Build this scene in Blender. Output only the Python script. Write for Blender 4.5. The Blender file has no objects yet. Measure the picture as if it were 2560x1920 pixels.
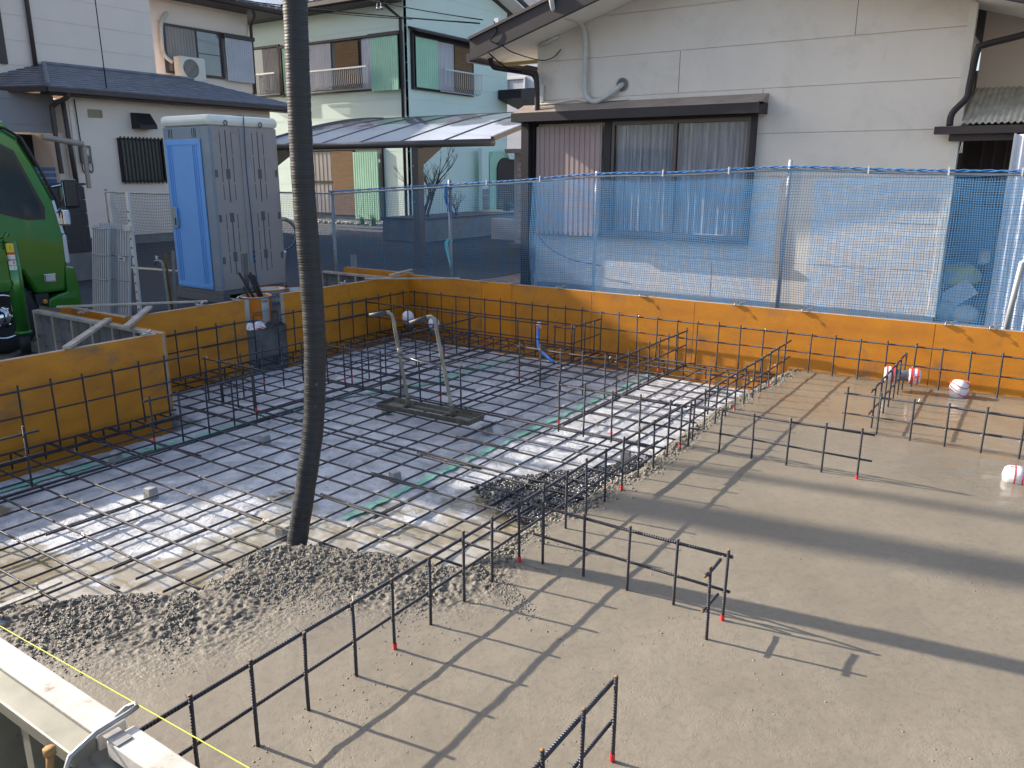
import bpy, math, random
import numpy as np
from mathutils import Vector, Matrix
random.seed(7); rng = np.random.default_rng(7)
PI = math.pi; rad = math.radians
scene = bpy.context.scene
col = scene.collection

# ------------------------------------------------------------------ camera
YAW, PITCH, ROLL = rad(-34.069), rad(14.880), rad(0.112)
Fw = Vector((math.sin(YAW)*math.cos(PITCH), math.cos(YAW)*math.cos(PITCH), -math.sin(PITCH)))
Rt = Vector((math.cos(YAW), -math.sin(YAW), 0)); Up = Rt.cross(Fw)
R2 = Rt*math.cos(ROLL)+Up*math.sin(ROLL); U2 = -Rt*math.sin(ROLL)+Up*math.cos(ROLL)
cam_d = bpy.data.cameras.new('camera'); cam = bpy.data.objects.new('camera', cam_d); col.objects.link(cam)
m = Matrix((R2, U2, -Fw)).transposed().to_4x4(); m.translation = Vector((1.752, -2.689, 1.648))
cam.matrix_world = m
cam_d.sensor_fit = 'HORIZONTAL'; cam_d.sensor_width = 36; cam_d.lens = 36*1992.4/2560
cam_d.clip_start = .05; cam_d.clip_end = 600
scene.camera = cam

# ------------------------------------------------------------------ sky, sun, exposure
SUN_DIR, SUN_EL = rad(9.5), rad(28.3)          # shadows run 9.5 deg north of +x
w = bpy.data.worlds.new('World'); scene.world = w; w.use_nodes = True
nt = w.node_tree; nt.nodes.clear()
sky = nt.nodes.new('ShaderNodeTexSky'); sky.sky_type = 'NISHITA'; sky.sun_disc = False
sky.sun_elevation = SUN_EL; sky.altitude = 50; sky.air_density = 1.0; sky.dust_density = 2.5
sx, sy = -math.cos(SUN_DIR), -math.sin(SUN_DIR)     # towards the sun
sky.sun_rotation = math.atan2(sx, sy)
bg = nt.nodes.new('ShaderNodeBackground'); bg.inputs[1].default_value = .14
out = nt.nodes.new('ShaderNodeOutputWorld')
nt.links.new(sky.outputs[0], bg.inputs[0]); nt.links.new(bg.outputs[0], out.inputs[0])
sd = bpy.data.lights.new('sun', 'SUN'); sd.energy = 4.5; sd.angle = rad(.55); sd.color = (1.0, .92, .80)
so = bpy.data.objects.new('sun', sd); col.objects.link(so)
L = Vector((math.cos(SUN_EL)*math.cos(SUN_DIR), math.cos(SUN_EL)*math.sin(SUN_DIR), -math.sin(SUN_EL)))
so.rotation_euler = L.to_track_quat('-Z', 'Y').to_euler()
so.location = (-20, -5, 15)
scene.view_settings.view_transform = 'Standard'; scene.view_settings.look = 'None'
scene.view_settings.gamma = 1; scene.view_settings.exposure = 1.03
scene.render.engine = 'CYCLES'

# ------------------------------------------------------------------ mesh builder
class MB:
    def __init__(s): s.v = []; s.f = []; s.mi = []; s.uv = []
    def add(s, vs, fs, mi=0, uv=None):
        o = len(s.v); s.v.extend([tuple(q) for q in vs])
        for k, f in enumerate(fs):
            s.f.append(tuple(o+i for i in f)); s.mi.append(mi)
            s.uv.append(uv[k] if uv else [(0, 0)]*len(f))
        return s
    def box(s, x0, x1, y0, y1, z0, z1, mi=0):
        v = [(x, y, z) for z in (z0, z1) for y in (y0, y1) for x in (x0, x1)]
        return s.add(v, [(0, 2, 3, 1), (4, 5, 7, 6), (0, 1, 5, 4), (2, 6, 7, 3), (0, 4, 6, 2), (1, 3, 7, 5)], mi)
    def bar(s, a, b, wd, h, mi=0, up=(0, 0, 1)):
        a = Vector(a); b = Vector(b); d = (b-a).normalized(); u = Vector(up)
        if abs(d.dot(u)) > .98: u = Vector((0, 1, 0))
        r = d.cross(u).normalized(); u = r.cross(d).normalized()
        v = []
        for c in (a, b):
            for p, q in ((-1, -1), (1, -1), (1, 1), (-1, 1)): v.append(c+r*(p*wd/2)+u*(q*h/2))
        return s.add(v, [(3, 2, 1, 0), (4, 5, 6, 7), (0, 1, 5, 4), (1, 2, 6, 5), (2, 3, 7, 6), (3, 0, 4, 7)], mi)
    def tube(s, pts, r, n=8, mi=0, cap=0, closed=False):
        pts = [Vector(p) for p in pts]; N = len(pts)
        rs = r if isinstance(r, (list, tuple)) else [r]*N
        vs = []; prev = None; ln = [0]
        for i in range(1, N): ln.append(ln[-1]+(pts[i]-pts[i-1]).length)
        for i in range(N):
            if closed: d = pts[(i+1) % N]-pts[i-1]
            else: d = pts[min(i+1, N-1)]-pts[max(i-1, 0)]
            d.normalize()
            if prev is None:
                a = Vector((0, 0, 1)) if abs(d.z) < .9 else Vector((1, 0, 0))
                r1 = d.cross(a).normalized()
            else:
                r1 = (prev-d*prev.dot(d)).normalized()
            prev = r1; r2 = d.cross(r1)
            for k in range(n):
                t = 2*PI*k/n; vs.append(pts[i]+(r1*math.cos(t)+r2*math.sin(t))*rs[i])
        fs = []; uv = []
        for i in range(N if closed else N-1):
            j = (i+1) % N
            for k in range(n):
                k2 = (k+1) % n
                fs.append((i*n+k, i*n+k2, j*n+k2, j*n+k))
                l0, l1 = ln[i], ln[j] if j else ln[i]+.01
                uv.append([(k/n, l0), ((k+1)/n, l0), ((k+1)/n, l1), (k/n, l1)])
        s.add(vs, fs, mi, uv)
        if not closed and cap is not None:
            o = len(s.v)-N*n
            s.f.append(tuple(o+k for k in reversed(range(n)))); s.mi.append(cap); s.uv.append([(0, 0)]*n)
            s.f.append(tuple(o+(N-1)*n+k for k in range(n))); s.mi.append(cap); s.uv.append([(0, 0)]*n)
        return s
    def lathe(s, c, prof, n=24, axis='z', mi=0):
        vs = []
        for r, h in prof:
            for k in range(n):
                t = 2*PI*k/n; a, b = r*math.cos(t), r*math.sin(t)
                vs.append({'z': (c[0]+a, c[1]+b, c[2]+h), 'x': (c[0]+h, c[1]+a, c[2]+b), 'y': (c[0]+b, c[1]+h, c[2]+a)}[axis])
        fs = [(i*n+k, i*n+(k+1) % n, (i+1)*n+(k+1) % n, (i+1)*n+k) for i in range(len(prof)-1) for k in range(n)]
        if prof[0][0] > 1e-4: fs.append(tuple(reversed(range(n))))
        if prof[-1][0] > 1e-4: fs.append(tuple((len(prof)-1)*n+k for k in range(n)))
        return s.add(vs, fs, mi)
    def prism(s, poly, axis, a, b, mi=0):
        """poly = (u, v) list; axis 'x': (u,v)=(y,z) from x=a to b; 'y': (x,z); 'z': (x,y)"""
        def p(u, v, t): return {'x': (t, u, v), 'y': (u, t, v), 'z': (u, v, t)}[axis]
        n = len(poly); vs = [p(u, v, a) for u, v in poly]+[p(u, v, b) for u, v in poly]
        fs = [tuple(reversed(range(n))), tuple(range(n, 2*n))]+[(i, (i+1) % n, n+(i+1) % n, n+i) for i in range(n)]
        return s.add(vs, fs, mi)
    def build(s, name, mats, parent=None, smooth=False, loc=None, bevel=0, fixn=True):
        me = bpy.data.meshes.new(name)
        off = Vector(loc) if loc is not None else (Vector(parent['_o']) if parent is not None and '_o' in parent else Vector((0, 0, 0)))
        me.from_pydata([(x-off.x, y-off.y, z-off.z) for x, y, z in s.v], [], s.f)
        for mt in (mats if isinstance(mats, (list, tuple)) else [mats]): me.materials.append(mt)
        me.polygons.foreach_set('material_index', s.mi)
        ul = me.uv_layers.new(name='uv'); ul.data.foreach_set('uv', [c for f in s.uv for q in f for c in q])
        if smooth: me.polygons.foreach_set('use_smooth', [True]*len(s.f))
        if fixn:
            import bmesh
            bm = bmesh.new(); bm.from_mesh(me); bmesh.ops.recalc_face_normals(bm, faces=bm.faces); bm.to_mesh(me); bm.free()
        me.update()
        o = bpy.data.objects.new(name, me); col.objects.link(o)
        if parent is not None: o.parent = parent; o['_o'] = tuple(off)
        elif loc is not None: o.location = loc
        if bevel:
            b = o.modifiers.new('bevel', 'BEVEL'); b.width = bevel; b.segments = 2; b.limit_method = 'ANGLE'; b.angle_limit = rad(40)
        return o

def thing(name, label, cat, loc=(0, 0, 0), group=None):
    o = bpy.data.objects.new(name, None); col.objects.link(o); o.location = loc; o.empty_display_size = .1
    o['label'] = label; o['category'] = cat; o['_o'] = tuple(loc)
    if group: o['group'] = group
    return o
def tag(o, label, cat, group=None, kind=None):
    o['label'] = label; o['category'] = cat
    if group: o['group'] = group
    if kind: o['kind'] = kind
    return o
def struct(o, label=None):
    o['kind'] = 'structure'
    if label: o['label'] = label
    return o

# ------------------------------------------------------------------ materials
def mat(name, c1, c2=None, scale=8, rough=.7, metal=0, bump=0, bscale=60, stretch=(1, 1, 1), spots=None, spot_scale=30, spot_amt=.6,
        rough2=None, grime=None, alpha=None, trans=0, coat=0, spec=.5, detail=5, contrast=(.35, .65)):
    M = bpy.data.materials.new(name); M.use_nodes = True; n = M.node_tree; b = n.nodes['Principled BSDF']; N = n.nodes.new; K = n.links.new
    b.inputs['Roughness'].default_value = rough; b.inputs['Metallic'].default_value = metal
    b.inputs['Specular IOR Level'].default_value = spec
    if coat: b.inputs['Coat Weight'].default_value = coat; b.inputs['Coat Roughness'].default_value = .06
    if trans: b.inputs['Transmission Weight'].default_value = trans
    if alpha is not None: b.inputs['Alpha'].default_value = alpha
    tc = N('ShaderNodeTexCoord'); mp = N('ShaderNodeMapping'); mp.inputs['Scale'].default_value = stretch
    K(tc.outputs['Object'], mp.inputs['Vector'])
    last = None
    if c2 is not None:
        nz = N('ShaderNodeTexNoise'); nz.inputs['Scale'].default_value = scale; nz.inputs['Detail'].default_value = detail; nz.inputs['Roughness'].default_value = .6
        K(mp.outputs[0], nz.inputs['Vector'])
        cr = N('ShaderNodeValToRGB'); cr.color_ramp.elements[0].position = contrast[0]; cr.color_ramp.elements[1].position = contrast[1]
        cr.color_ramp.elements[0].color = (*c1, 1); cr.color_ramp.elements[1].color = (*c2, 1)
        K(nz.outputs['Fac'], cr.inputs['Fac']); last = cr.outputs['Color']
        if rough2 is not None:
            mr = N('ShaderNodeMapRange'); mr.inputs['From Min'].default_value = contrast[0]; mr.inputs['From Max'].default_value = contrast[1]
            mr.inputs['To Min'].default_value = rough; mr.inputs['To Max'].default_value = rough2
            K(nz.outputs['Fac'], mr.inputs['Value']); K(mr.outputs[0], b.inputs['Roughness'])
    if spots is not None:
        n2 = N('ShaderNodeTexNoise'); n2.inputs['Scale'].default_value = spot_scale; n2.inputs['Detail'].default_value = 7; n2.inputs['Roughness'].default_value = .7
        K(mp.outputs[0], n2.inputs['Vector'])
        c = N('ShaderNodeValToRGB'); c.color_ramp.elements[0].position = spot_amt; c.color_ramp.elements[1].position = spot_amt+.06
        K(n2.outputs['Fac'], c.inputs['Fac'])
        mx = N('ShaderNodeMix'); mx.data_type = 'RGBA'
        K(c.outputs['Color'], mx.inputs['Factor'])
        if last is None: mx.inputs['A'].default_value = (*c1, 1)
        else: K(last, mx.inputs['A'])
        mx.inputs['B'].default_value = (*spots, 1); last = mx.outputs['Result']
    if grime is not None:
        n4 = N('ShaderNodeTexNoise'); n4.inputs['Scale'].default_value = grime[1]; n4.inputs['Detail'].default_value = 8; n4.inputs['Roughness'].default_value = .75; n4.inputs['Distortion'].default_value = .6
        K(tc.outputs['Object'], n4.inputs['Vector']); c4 = N('ShaderNodeMapRange'); c4.inputs['From Min'].default_value = grime[2]; c4.inputs['From Max'].default_value = grime[2]+.16; c4.inputs['To Max'].default_value = grime[3]
        K(n4.outputs['Fac'], c4.inputs['Value']); m4 = N('ShaderNodeMix'); m4.data_type = 'RGBA'; K(c4.outputs[0], m4.inputs['Factor'])
        if last is None: m4.inputs['A'].default_value = (*c1, 1)
        else: K(last, m4.inputs['A'])
        m4.inputs['B'].default_value = (*grime[0], 1); last = m4.outputs['Result']
    if last is None: b.inputs['Base Color'].default_value = (*c1, 1)
    else: K(last, b.inputs['Base Color'])
    if bump:
        n3 = N('ShaderNodeTexNoise'); n3.inputs['Scale'].default_value = bscale; n3.inputs['Detail'].default_value = 6
        K(mp.outputs[0], n3.inputs['Vector'])
        bp = N('ShaderNodeBump'); bp.inputs['Strength'].default_value = 1; bp.inputs['Distance'].default_value = bump
        K(n3.outputs['Fac'], bp.inputs['Height']); K(bp.outputs[0], b.inputs['Normal'])
    return M

def rebar_mat(name, c1, c2, pitch=.010, metal=.75, rough=.42):
    M = mat(name, c1, c2, scale=14, rough=rough, metal=metal, rough2=rough+.25)
    n = M.node_tree; N = n.nodes.new; K = n.links.new; b = n.nodes['Principled BSDF']
    uv = N('ShaderNodeUVMap'); sp = N('ShaderNodeSeparateXYZ'); K(uv.outputs[0], sp.inputs[0])
    mu = N('ShaderNodeMath'); mu.operation = 'MULTIPLY'; mu.inputs[1].default_value = 2*PI/pitch; K(sp.outputs['Y'], mu.inputs[0])
    sn = N('ShaderNodeMath'); sn.operation = 'SINE'; K(mu.outputs[0], sn.inputs[0])
    bp = N('ShaderNodeBump'); bp.inputs['Strength'].default_value = .9; bp.inputs['Distance'].default_value = .0022
    K(sn.outputs[0], bp.inputs['Height']); K(bp.outputs[0], b.inputs['Normal'])
    return M

M_rebar = rebar_mat('rebar steel', (.050, .056, .076), (.095, .085, .085), metal=.55, rough=.40)
M_rust = mat('sawn rusty end', (.30, .16, .05), (.20, .09, .03), rough=.8)
M_red = mat('red vinyl tape', (.72, .03, .03), rough=.45)
M_wire = mat('tie wire', (.35, .34, .33), rough=.4, metal=.8)
M_ply = mat('orange coated plywood', (.62, .235, .013), (.48, .17, .012), scale=3, rough=.42, rough2=.6, stretch=(1, 1, 2.2), grime=((.16, .12, .085), 3.1, .56, .75), spots=(.10, .06, .04), spot_scale=26, spot_amt=.625, bump=.0008, bscale=30, detail=8)
M_ply2 = mat('bright orange coated plywood', (.70, .25, .012), (.60, .20, .012), scale=3, rough=.4, spots=(.12, .06, .02), spot_scale=12, spot_amt=.66)
M_batten = mat('weathered pale timber', (.42, .37, .32), (.26, .23, .20), scale=6, rough=.85, stretch=(1, 1, 1), spots=(.12, .10, .09), spot_scale=14, spot_amt=.62, bump=.001)
M_plyback = mat('grey stained plywood back', (.17, .165, .165), (.10, .098, .10), scale=5, rough=.85, spots=(.06, .055, .05), spot_scale=10, spot_amt=.6)
M_fg = mat('sun bleached formwork edge', (.56, .52, .465), (.38, .335, .29), scale=9, rough=.7, spots=(.26, .17, .12), spot_scale=9, spot_amt=.57, bump=.001, bscale=40)
M_fg2 = mat('galvanised formwork cap', (.24, .225, .18), (.15, .15, .115), scale=6, rough=.5, metal=.25, spots=(.14, .10, .07), spot_scale=9, spot_amt=.60)
M_scrap = mat('pale lath wood', (.50, .43, .35), (.34, .28, .23), scale=8, rough=.85, spots=(.15, .12, .1), spot_scale=15, spot_amt=.63)
M_clip = mat('galvanised clamp steel', (.45, .44, .42), (.28, .27, .26), scale=25, rough=.5, metal=.7)
M_siding = mat('warm grey siding', (.76, .685, .605), (.72, .645, .57), scale=1.2, rough=.8, grime=((.52, .46, .39), 1.7, .50, .35), bump=.0012, bscale=70)
M_trimw = mat('off white trim', (.74, .70, .62), (.68, .64, .56), scale=2, rough=.7)
M_cream = mat('cream siding', (.86, .73, .635), (.81, .685, .595), scale=.8, rough=.8, bump=.001, bscale=50)
M_creamg = mat('grey mortar foundation', (.25, .25, .25), (.18, .18, .18), scale=3, rough=.9)
M_green = mat('mint green siding', (.68, .80, .73), (.64, .76, .69), scale=.7, rough=.75, bump=.001, bscale=40)
M_greensh = mat('green corrugated shutter box', (.40, .66, .48), (.35, .60, .44), scale=2, rough=.5)
M_brown = mat('dark brown sheet metal', (.034, .026, .030), (.026, .020, .023), scale=2, rough=.5, spec=.35)
M_brown2 = mat('brown painted metal', (.088, .066, .064), (.07, .053, .052), scale=3, rough=.55, spec=.35)
M_soffit = mat('white soffit board', (.90, .87, .80), (.86, .82, .74), scale=1.5, rough=.8)
M_pinksh = mat('dusty pink shutter panel', (.44, .315, .29), (.40, .285, .265), scale=2, rough=.5)
M_greysh = mat('pale grey shutter panel', (.55, .54, .58), (.5, .49, .53), scale=2, rough=.55)
M_greysh2 = mat('warm grey old shutter', (.30, .27, .26), (.25, .23, .22), scale=2, rough=.6)
M_glass = mat('window glass', (.10, .115, .13), (.14, .155, .17), scale=2, rough=.06, spec=.9, coat=.3)
M_curt = mat('net curtain', (.58, .60, .68), (.34, .36, .42), scale=6, rough=.7, stretch=(3, 3, .3), coat=.8)
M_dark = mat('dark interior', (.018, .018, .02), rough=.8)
M_darkbrown = mat('dark brown doorway', (.045, .032, .026), rough=.7)
M_alu = mat('aluminium', (.55, .55, .57), (.45, .45, .47), scale=5, rough=.35, metal=.8)
M_alupaint = mat('silver grey painted rail', (.52, .53, .55), rough=.45, metal=.3)
M_galv = mat('galvanised pipe', (.42, .42, .42), (.33, .33, .32), scale=12, rough=.4, metal=.7)
M_blind = mat('reed blind', (.22, .13, .065), (.13, .075, .035), scale=5, rough=.9, stretch=(.4, .4, 14), bump=.004, bscale=20)
M_slate = mat('blue grey slate roof', (.23, .235, .28), (.15, .155, .19), scale=4, rough=.5, stretch=(1, 1, 1), bump=.001)
M_tile = mat('glazed grey roof tile', (.30, .30, .32), (.18, .18, .2), scale=8, rough=.25, coat=.5)
M_poly = mat('translucent smoked roof sheet', (.36, .38, .46), (.62, .64, .74), scale=1.6, rough=.18, coat=.6, detail=3, contrast=(.47, .52))
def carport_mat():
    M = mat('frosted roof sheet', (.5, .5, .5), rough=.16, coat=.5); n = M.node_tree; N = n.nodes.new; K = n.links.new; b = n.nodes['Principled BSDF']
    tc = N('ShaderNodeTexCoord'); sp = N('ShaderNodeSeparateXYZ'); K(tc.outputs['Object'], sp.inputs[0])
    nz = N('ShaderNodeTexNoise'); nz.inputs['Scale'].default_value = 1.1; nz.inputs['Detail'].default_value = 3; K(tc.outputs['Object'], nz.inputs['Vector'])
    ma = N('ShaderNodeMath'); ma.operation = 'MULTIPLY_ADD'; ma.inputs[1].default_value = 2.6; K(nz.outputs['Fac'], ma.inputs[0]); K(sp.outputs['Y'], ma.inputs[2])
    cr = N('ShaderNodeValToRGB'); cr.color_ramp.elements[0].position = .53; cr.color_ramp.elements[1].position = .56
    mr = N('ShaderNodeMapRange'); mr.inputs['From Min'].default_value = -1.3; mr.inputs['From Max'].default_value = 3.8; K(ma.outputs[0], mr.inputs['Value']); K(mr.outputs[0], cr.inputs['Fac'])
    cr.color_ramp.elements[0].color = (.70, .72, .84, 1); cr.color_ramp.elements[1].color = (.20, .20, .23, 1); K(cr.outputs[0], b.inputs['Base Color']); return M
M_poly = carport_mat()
M_carp = mat('grey brown carport frame', (.105, .095, .09), (.085, .078, .073), scale=4, rough=.4, metal=.3)
M_toilet = mat('grey moulded plastic', (.37, .335, .33), (.34, .31, .305), scale=3, rough=.55, grime=((.24, .21, .18), 2.6, .54, .5), bump=.0006, bscale=60)
M_toiletf = mat('blue grey moulded frame', (.25, .29, .34), (.22, .26, .31), scale=3, rough=.5)
M_door = mat('sky blue moulded door', (.17, .40, .80), (.155, .37, .75), scale=2, rough=.45)
M_cap = mat('cream plastic roof', (.86, .86, .78), (.80, .79, .70), scale=3, rough=.45)
M_truck = mat('metallic green paint', (.020, .165, .014), (.016, .14, .012), scale=2, rough=.28, metal=.25, coat=1)
M_chrome = mat('chrome', (.75, .76, .78), rough=.08, metal=1)
M_black = mat('black rubber', (.018, .018, .02), rough=.6)
M_blackp = mat('glossy black trim', (.02, .02, .022), rough=.25)
M_lens = mat('clear lamp lens', (.5, .52, .55), rough=.1, coat=1)
M_amber = mat('amber lens', (.5, .18, .03), rough=.3)
M_cgl = mat('tinted cab glass', (.018, .022, .024), (.035, .04, .04), scale=3, rough=.06, spec=.4)
M_asph = mat('asphalt', (.040, .043, .052), (.030, .033, .040), scale=1.2, rough=.85, spots=(.07, .07, .075), spot_scale=220, spot_amt=.62, bump=.003, bscale=180)
M_grav = mat('gravelly earth', (.20, .18, .16), (.13, .12, .11), scale=30, rough=.95, spots=(.30, .28, .26), spot_scale=60, spot_amt=.58, bump=.02, bscale=45)
M_block = mat('dark split face block', (.075, .068, .072), (.055, .05, .053), scale=3, rough=.8, stretch=(12, 12, 1), bump=.006, bscale=12)
M_mortar = mat('mortar', (.22, .21, .20), rough=.9)
M_blockg = mat('grey concrete block', (.26, .26, .25), (.19, .19, .185), scale=6, rough=.9, bump=.001)
M_spacer = mat('pale mortar spacer', (.36, .35, .32), (.27, .26, .24), scale=20, rough=.9, bump=.001, bscale=60)
M_hose = mat('black rubber hose', (.012, .012, .015), (.024, .024, .026), scale=9, rough=.42, rough2=.6, bump=.001, bscale=60, spots=(.16, .155, .15), spot_scale=14, spot_amt=.69)
M_netb = mat('dark blue net cord', (.07, .20, .36), rough=.7)
M_netc = mat('sunlit blue net cord', (.15, .36, .62), rough=.6)  # brighter twin of the net colour, standing for its sunlit strands
M_netg = mat('green hem cord', (.02, .20, .16), rough=.7)
M_rope = mat('blue rope', (.03, .14, .38), (.06, .22, .48), scale=60, rough=.7)
M_ropel = mat('pale cyan twine', (.20, .62, .70), rough=.7)
M_greentape = mat('green tape', (.13, .46, .29), (.26, .48, .38), scale=9, rough=.5, spots=(.40, .41, .42), spot_scale=12, spot_amt=.53)
M_yellow = mat('fluorescent yellow line', (.65, .75, .05), rough=.5)
M_white = mat('white plastic', (.72, .72, .72), (.66, .66, .66), scale=5, rough=.4)
M_pvc = mat('grey pvc pipe', (.14, .15, .165), rough=.4)
M_bluepipe = mat('blue water pipe', (.02, .17, .50), rough=.4)
M_wrap = mat('white pipe wrap', (.78, .75, .75), (.66, .63, .65), scale=14, rough=.5, bump=.003, bscale=25, spots=(.70, .06, .06), spot_scale=13, spot_amt=.565, stretch=(1, 1, 1.8))
M_redprint = mat('red printing', (.70, .05, .05), rough=.5)
M_wrapc = mat('white lagged conduit', (.60, .59, .56), (.48, .47, .45), scale=8, rough=.75, bump=.003, bscale=35)
M_mud = mat('mud crusted steel', (.13, .115, .085), (.075, .066, .05), scale=22, rough=.75, bump=.004, bscale=70)
M_handle = mat('dirty galvanised handle', (.36, .34, .29), (.20, .18, .15), scale=10, rough=.5, metal=.5)
M_grip = mat('black rubber grip', (.03, .03, .032), (.08, .075, .07), scale=20, rough=.6)
M_clearp = mat('clear corrugated plastic', (.66, .70, .80), (.84, .86, .92), scale=3, rough=.12, stretch=(3, 3, .4), coat=.6, alpha=.93)
M_tin = mat('corrugated roofing', (.80, .77, .68), (.55, .51, .43), scale=3, rough=.5, stretch=(2, 2, .5))
M_pot = mat('dark leaf', (.03, .06, .025), (.05, .09, .03), scale=8, rough=.6)
M_leaf = mat('bright green leaf', (.12, .26, .03), (.09, .20, .03), scale=8, rough=.55)
M_bark = mat('grey brown bark', (.085, .07, .06), (.05, .04, .035), scale=20, rough=.9)
M_stone = mat('pale river stone', (.38, .35, .32), (.26, .24, .22), scale=9, rough=.8)
M_louv = mat('white louvre metal', (.62, .61, .66), (.56, .55, .6), scale=3, rough=.5)
M_cable = mat('black cable', (.012, .012, .014), rough=.95, spec=.05)
M_bkt = mat('white tin pail', (.55, .55, .53), (.40, .39, .37), scale=6, rough=.4, spots=(.18, .15, .12), spot_scale=9, spot_amt=.62)
M_bkto = mat('orange printed tin', (.75, .20, .02), (.60, .22, .03), scale=7, rough=.45, spots=(.45, .42, .38), spot_scale=11, spot_amt=.66)
M_ink = mat('black print', (.02, .02, .025), rough=.5)
M_inkb = mat('blue print', (.05, .07, .20), rough=.5)
M_stick = mat('white label', (.70, .70, .68), rough=.4)
M_sticky = mat('yellow label', (.75, .50, .03), rough=.4)
M_paper = mat('white polystyrene', (.62, .64, .68), rough=.7)
M_bagy = mat('yellow sack', (.55, .50, .12), (.40, .40, .14), scale=9, rough=.6, bump=.01, bscale=9)
M_bagw = mat('pale plastic bag', (.50, .50, .48), (.34, .35, .33), scale=7, rough=.35, bump=.02, bscale=7)
M_bagb = mat('blue sheet', (.03, .12, .26), (.02, .07, .15), scale=5, rough=.5, bump=.02, bscale=6)

# fresh concrete: colour, wetness and fine pitting
def concrete_mat():
    M = bpy.data.materials.new('wet concrete'); M.use_nodes = True; n = M.node_tree; b = n.nodes['Principled BSDF']; N = n.nodes.new; K = n.links.new
    tc = N('ShaderNodeTexCoord'); co = tc.outputs['Object']
    def noise(sc, det=5, ro=.6, vec=co):
        x = N('ShaderNodeTexNoise'); x.inputs['Scale'].default_value = sc; x.inputs['Detail'].default_value = det; x.inputs['Roughness'].default_value = ro; K(vec, x.inputs['Vector']); return x.outputs['Fac']
    def ramp(f, a, b_, c0, c1):
        r = N('ShaderNodeValToRGB'); r.color_ramp.elements[0].position = a; r.color_ramp.elements[1].position = b_
        r.color_ramp.elements[0].color = (*c0, 1); r.color_ramp.elements[1].color = (*c1, 1); K(f, r.inputs['Fac']); return r.outputs['Color']
    base = ramp(noise(1.6, 6), .32, .68, (.188, .158, .116), (.228, .194, .145))
    mx = N('ShaderNodeMix'); mx.data_type = 'RGBA'; mx.blend_type = 'MULTIPLY'; mx.inputs['Factor'].default_value = 1
    K(base, mx.inputs['A']); K(ramp(noise(38, 6, .6), .30, .50, (.84, .83, .82), (1.0, 1.0, 1.0)), mx.inputs['B'])
    # the coarse part is wetter and darker
    att = N('ShaderNodeAttribute'); att.attribute_name = 'rough'
    m2 = N('ShaderNodeMix'); m2.data_type = 'RGBA'; K(att.outputs['Fac'], m2.inputs['Factor'])
    K(mx.outputs['Result'], m2.inputs['A'])
    K(ramp(noise(55, 6), .35, .62, (.070, .058, .044), (.20, .175, .14)), m2.inputs['B'])
    K(m2.outputs['Result'], b.inputs['Base Color'])
    wet = N('ShaderNodeAttribute'); wet.attribute_name = 'wet'
    rr = N('ShaderNodeMapRange'); rr.inputs['To Min'].default_value = .62; rr.inputs['To Max'].default_value = .10; K(wet.outputs['Fac'], rr.inputs['Value'])
    K(rr.outputs[0], b.inputs['Roughness'])
    b.inputs['Specular IOR Level'].default_value = .5
    rgh = N('ShaderNodeMath'); rgh.operation = 'MULTIPLY_ADD'; K(att.outputs['Fac'], rgh.inputs[0]); rgh.inputs[1].default_value = .25; K(rr.outputs[0], rgh.inputs[2]); K(rgh.outputs[0], b.inputs['Roughness'])
    # bump: sandy grain + small pits + float ripples
    v = N('ShaderNodeTexVoronoi'); v.inputs['Scale'].default_value = 85; K(co, v.inputs['Vector'])
    pits = N('ShaderNodeMapRange'); pits.inputs['From Min'].default_value = 0; pits.inputs['From Max'].default_value = .32; K(v.outputs['Distance'], pits.inputs['Value'])
    msk = N('ShaderNodeMapRange'); msk.inputs['From Min'].default_value = .47; msk.inputs['From Max'].default_value = .60; K(noise(3.2, 6), msk.inputs['Value'])
    pm = N('ShaderNodeMath'); pm.operation = 'MULTIPLY'; mh = N('ShaderNodeMath'); mh.operation = 'MULTIPLY'; mh.inputs[1].default_value = .45; K(msk.outputs[0], mh.inputs[0]); K(pits.outputs[0], pm.inputs[0]); K(mh.outputs[0], pm.inputs[1])
    a1 = N('ShaderNodeMath'); a1.operation = 'MULTIPLY_ADD'; K(noise(110, 5), a1.inputs[0]); a1.inputs[1].default_value = .38; K(pm.outputs[0], a1.inputs[2])
    a2 = N('ShaderNodeMath'); a2.operation = 'MULTIPLY_ADD'; K(noise(28, 5), a2.inputs[0]); a2.inputs[1].default_value = .45; K(a1.outputs[0], a2.inputs[2])
    rb = N('ShaderNodeMath'); rb.operation = 'MULTIPLY'; K(noise(62, 4, .6), rb.inputs[0]); K(att.outputs['Fac'], rb.inputs[1])
    a3 = N('ShaderNodeMath'); a3.operation = 'MULTIPLY_ADD'; K(rb.outputs[0], a3.inputs[0]); a3.inputs[1].default_value = 4.0; K(a2.outputs[0], a3.inputs[2])
    bp = N('ShaderNodeBump'); bp.inputs['Distance'].default_value = .0035
    st = N('ShaderNodeMapRange'); st.inputs['To Min'].default_value = 1.0; st.inputs['To Max'].default_value = .0; K(wet.outputs['Fac'], st.inputs['Value'])
    K(st.outputs[0], bp.inputs['Strength']); K(a3.outputs[0], bp.inputs['Height']); K(bp.outputs[0], b.inputs['Normal'])
    return M
M_conc = concrete_mat()

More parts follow.
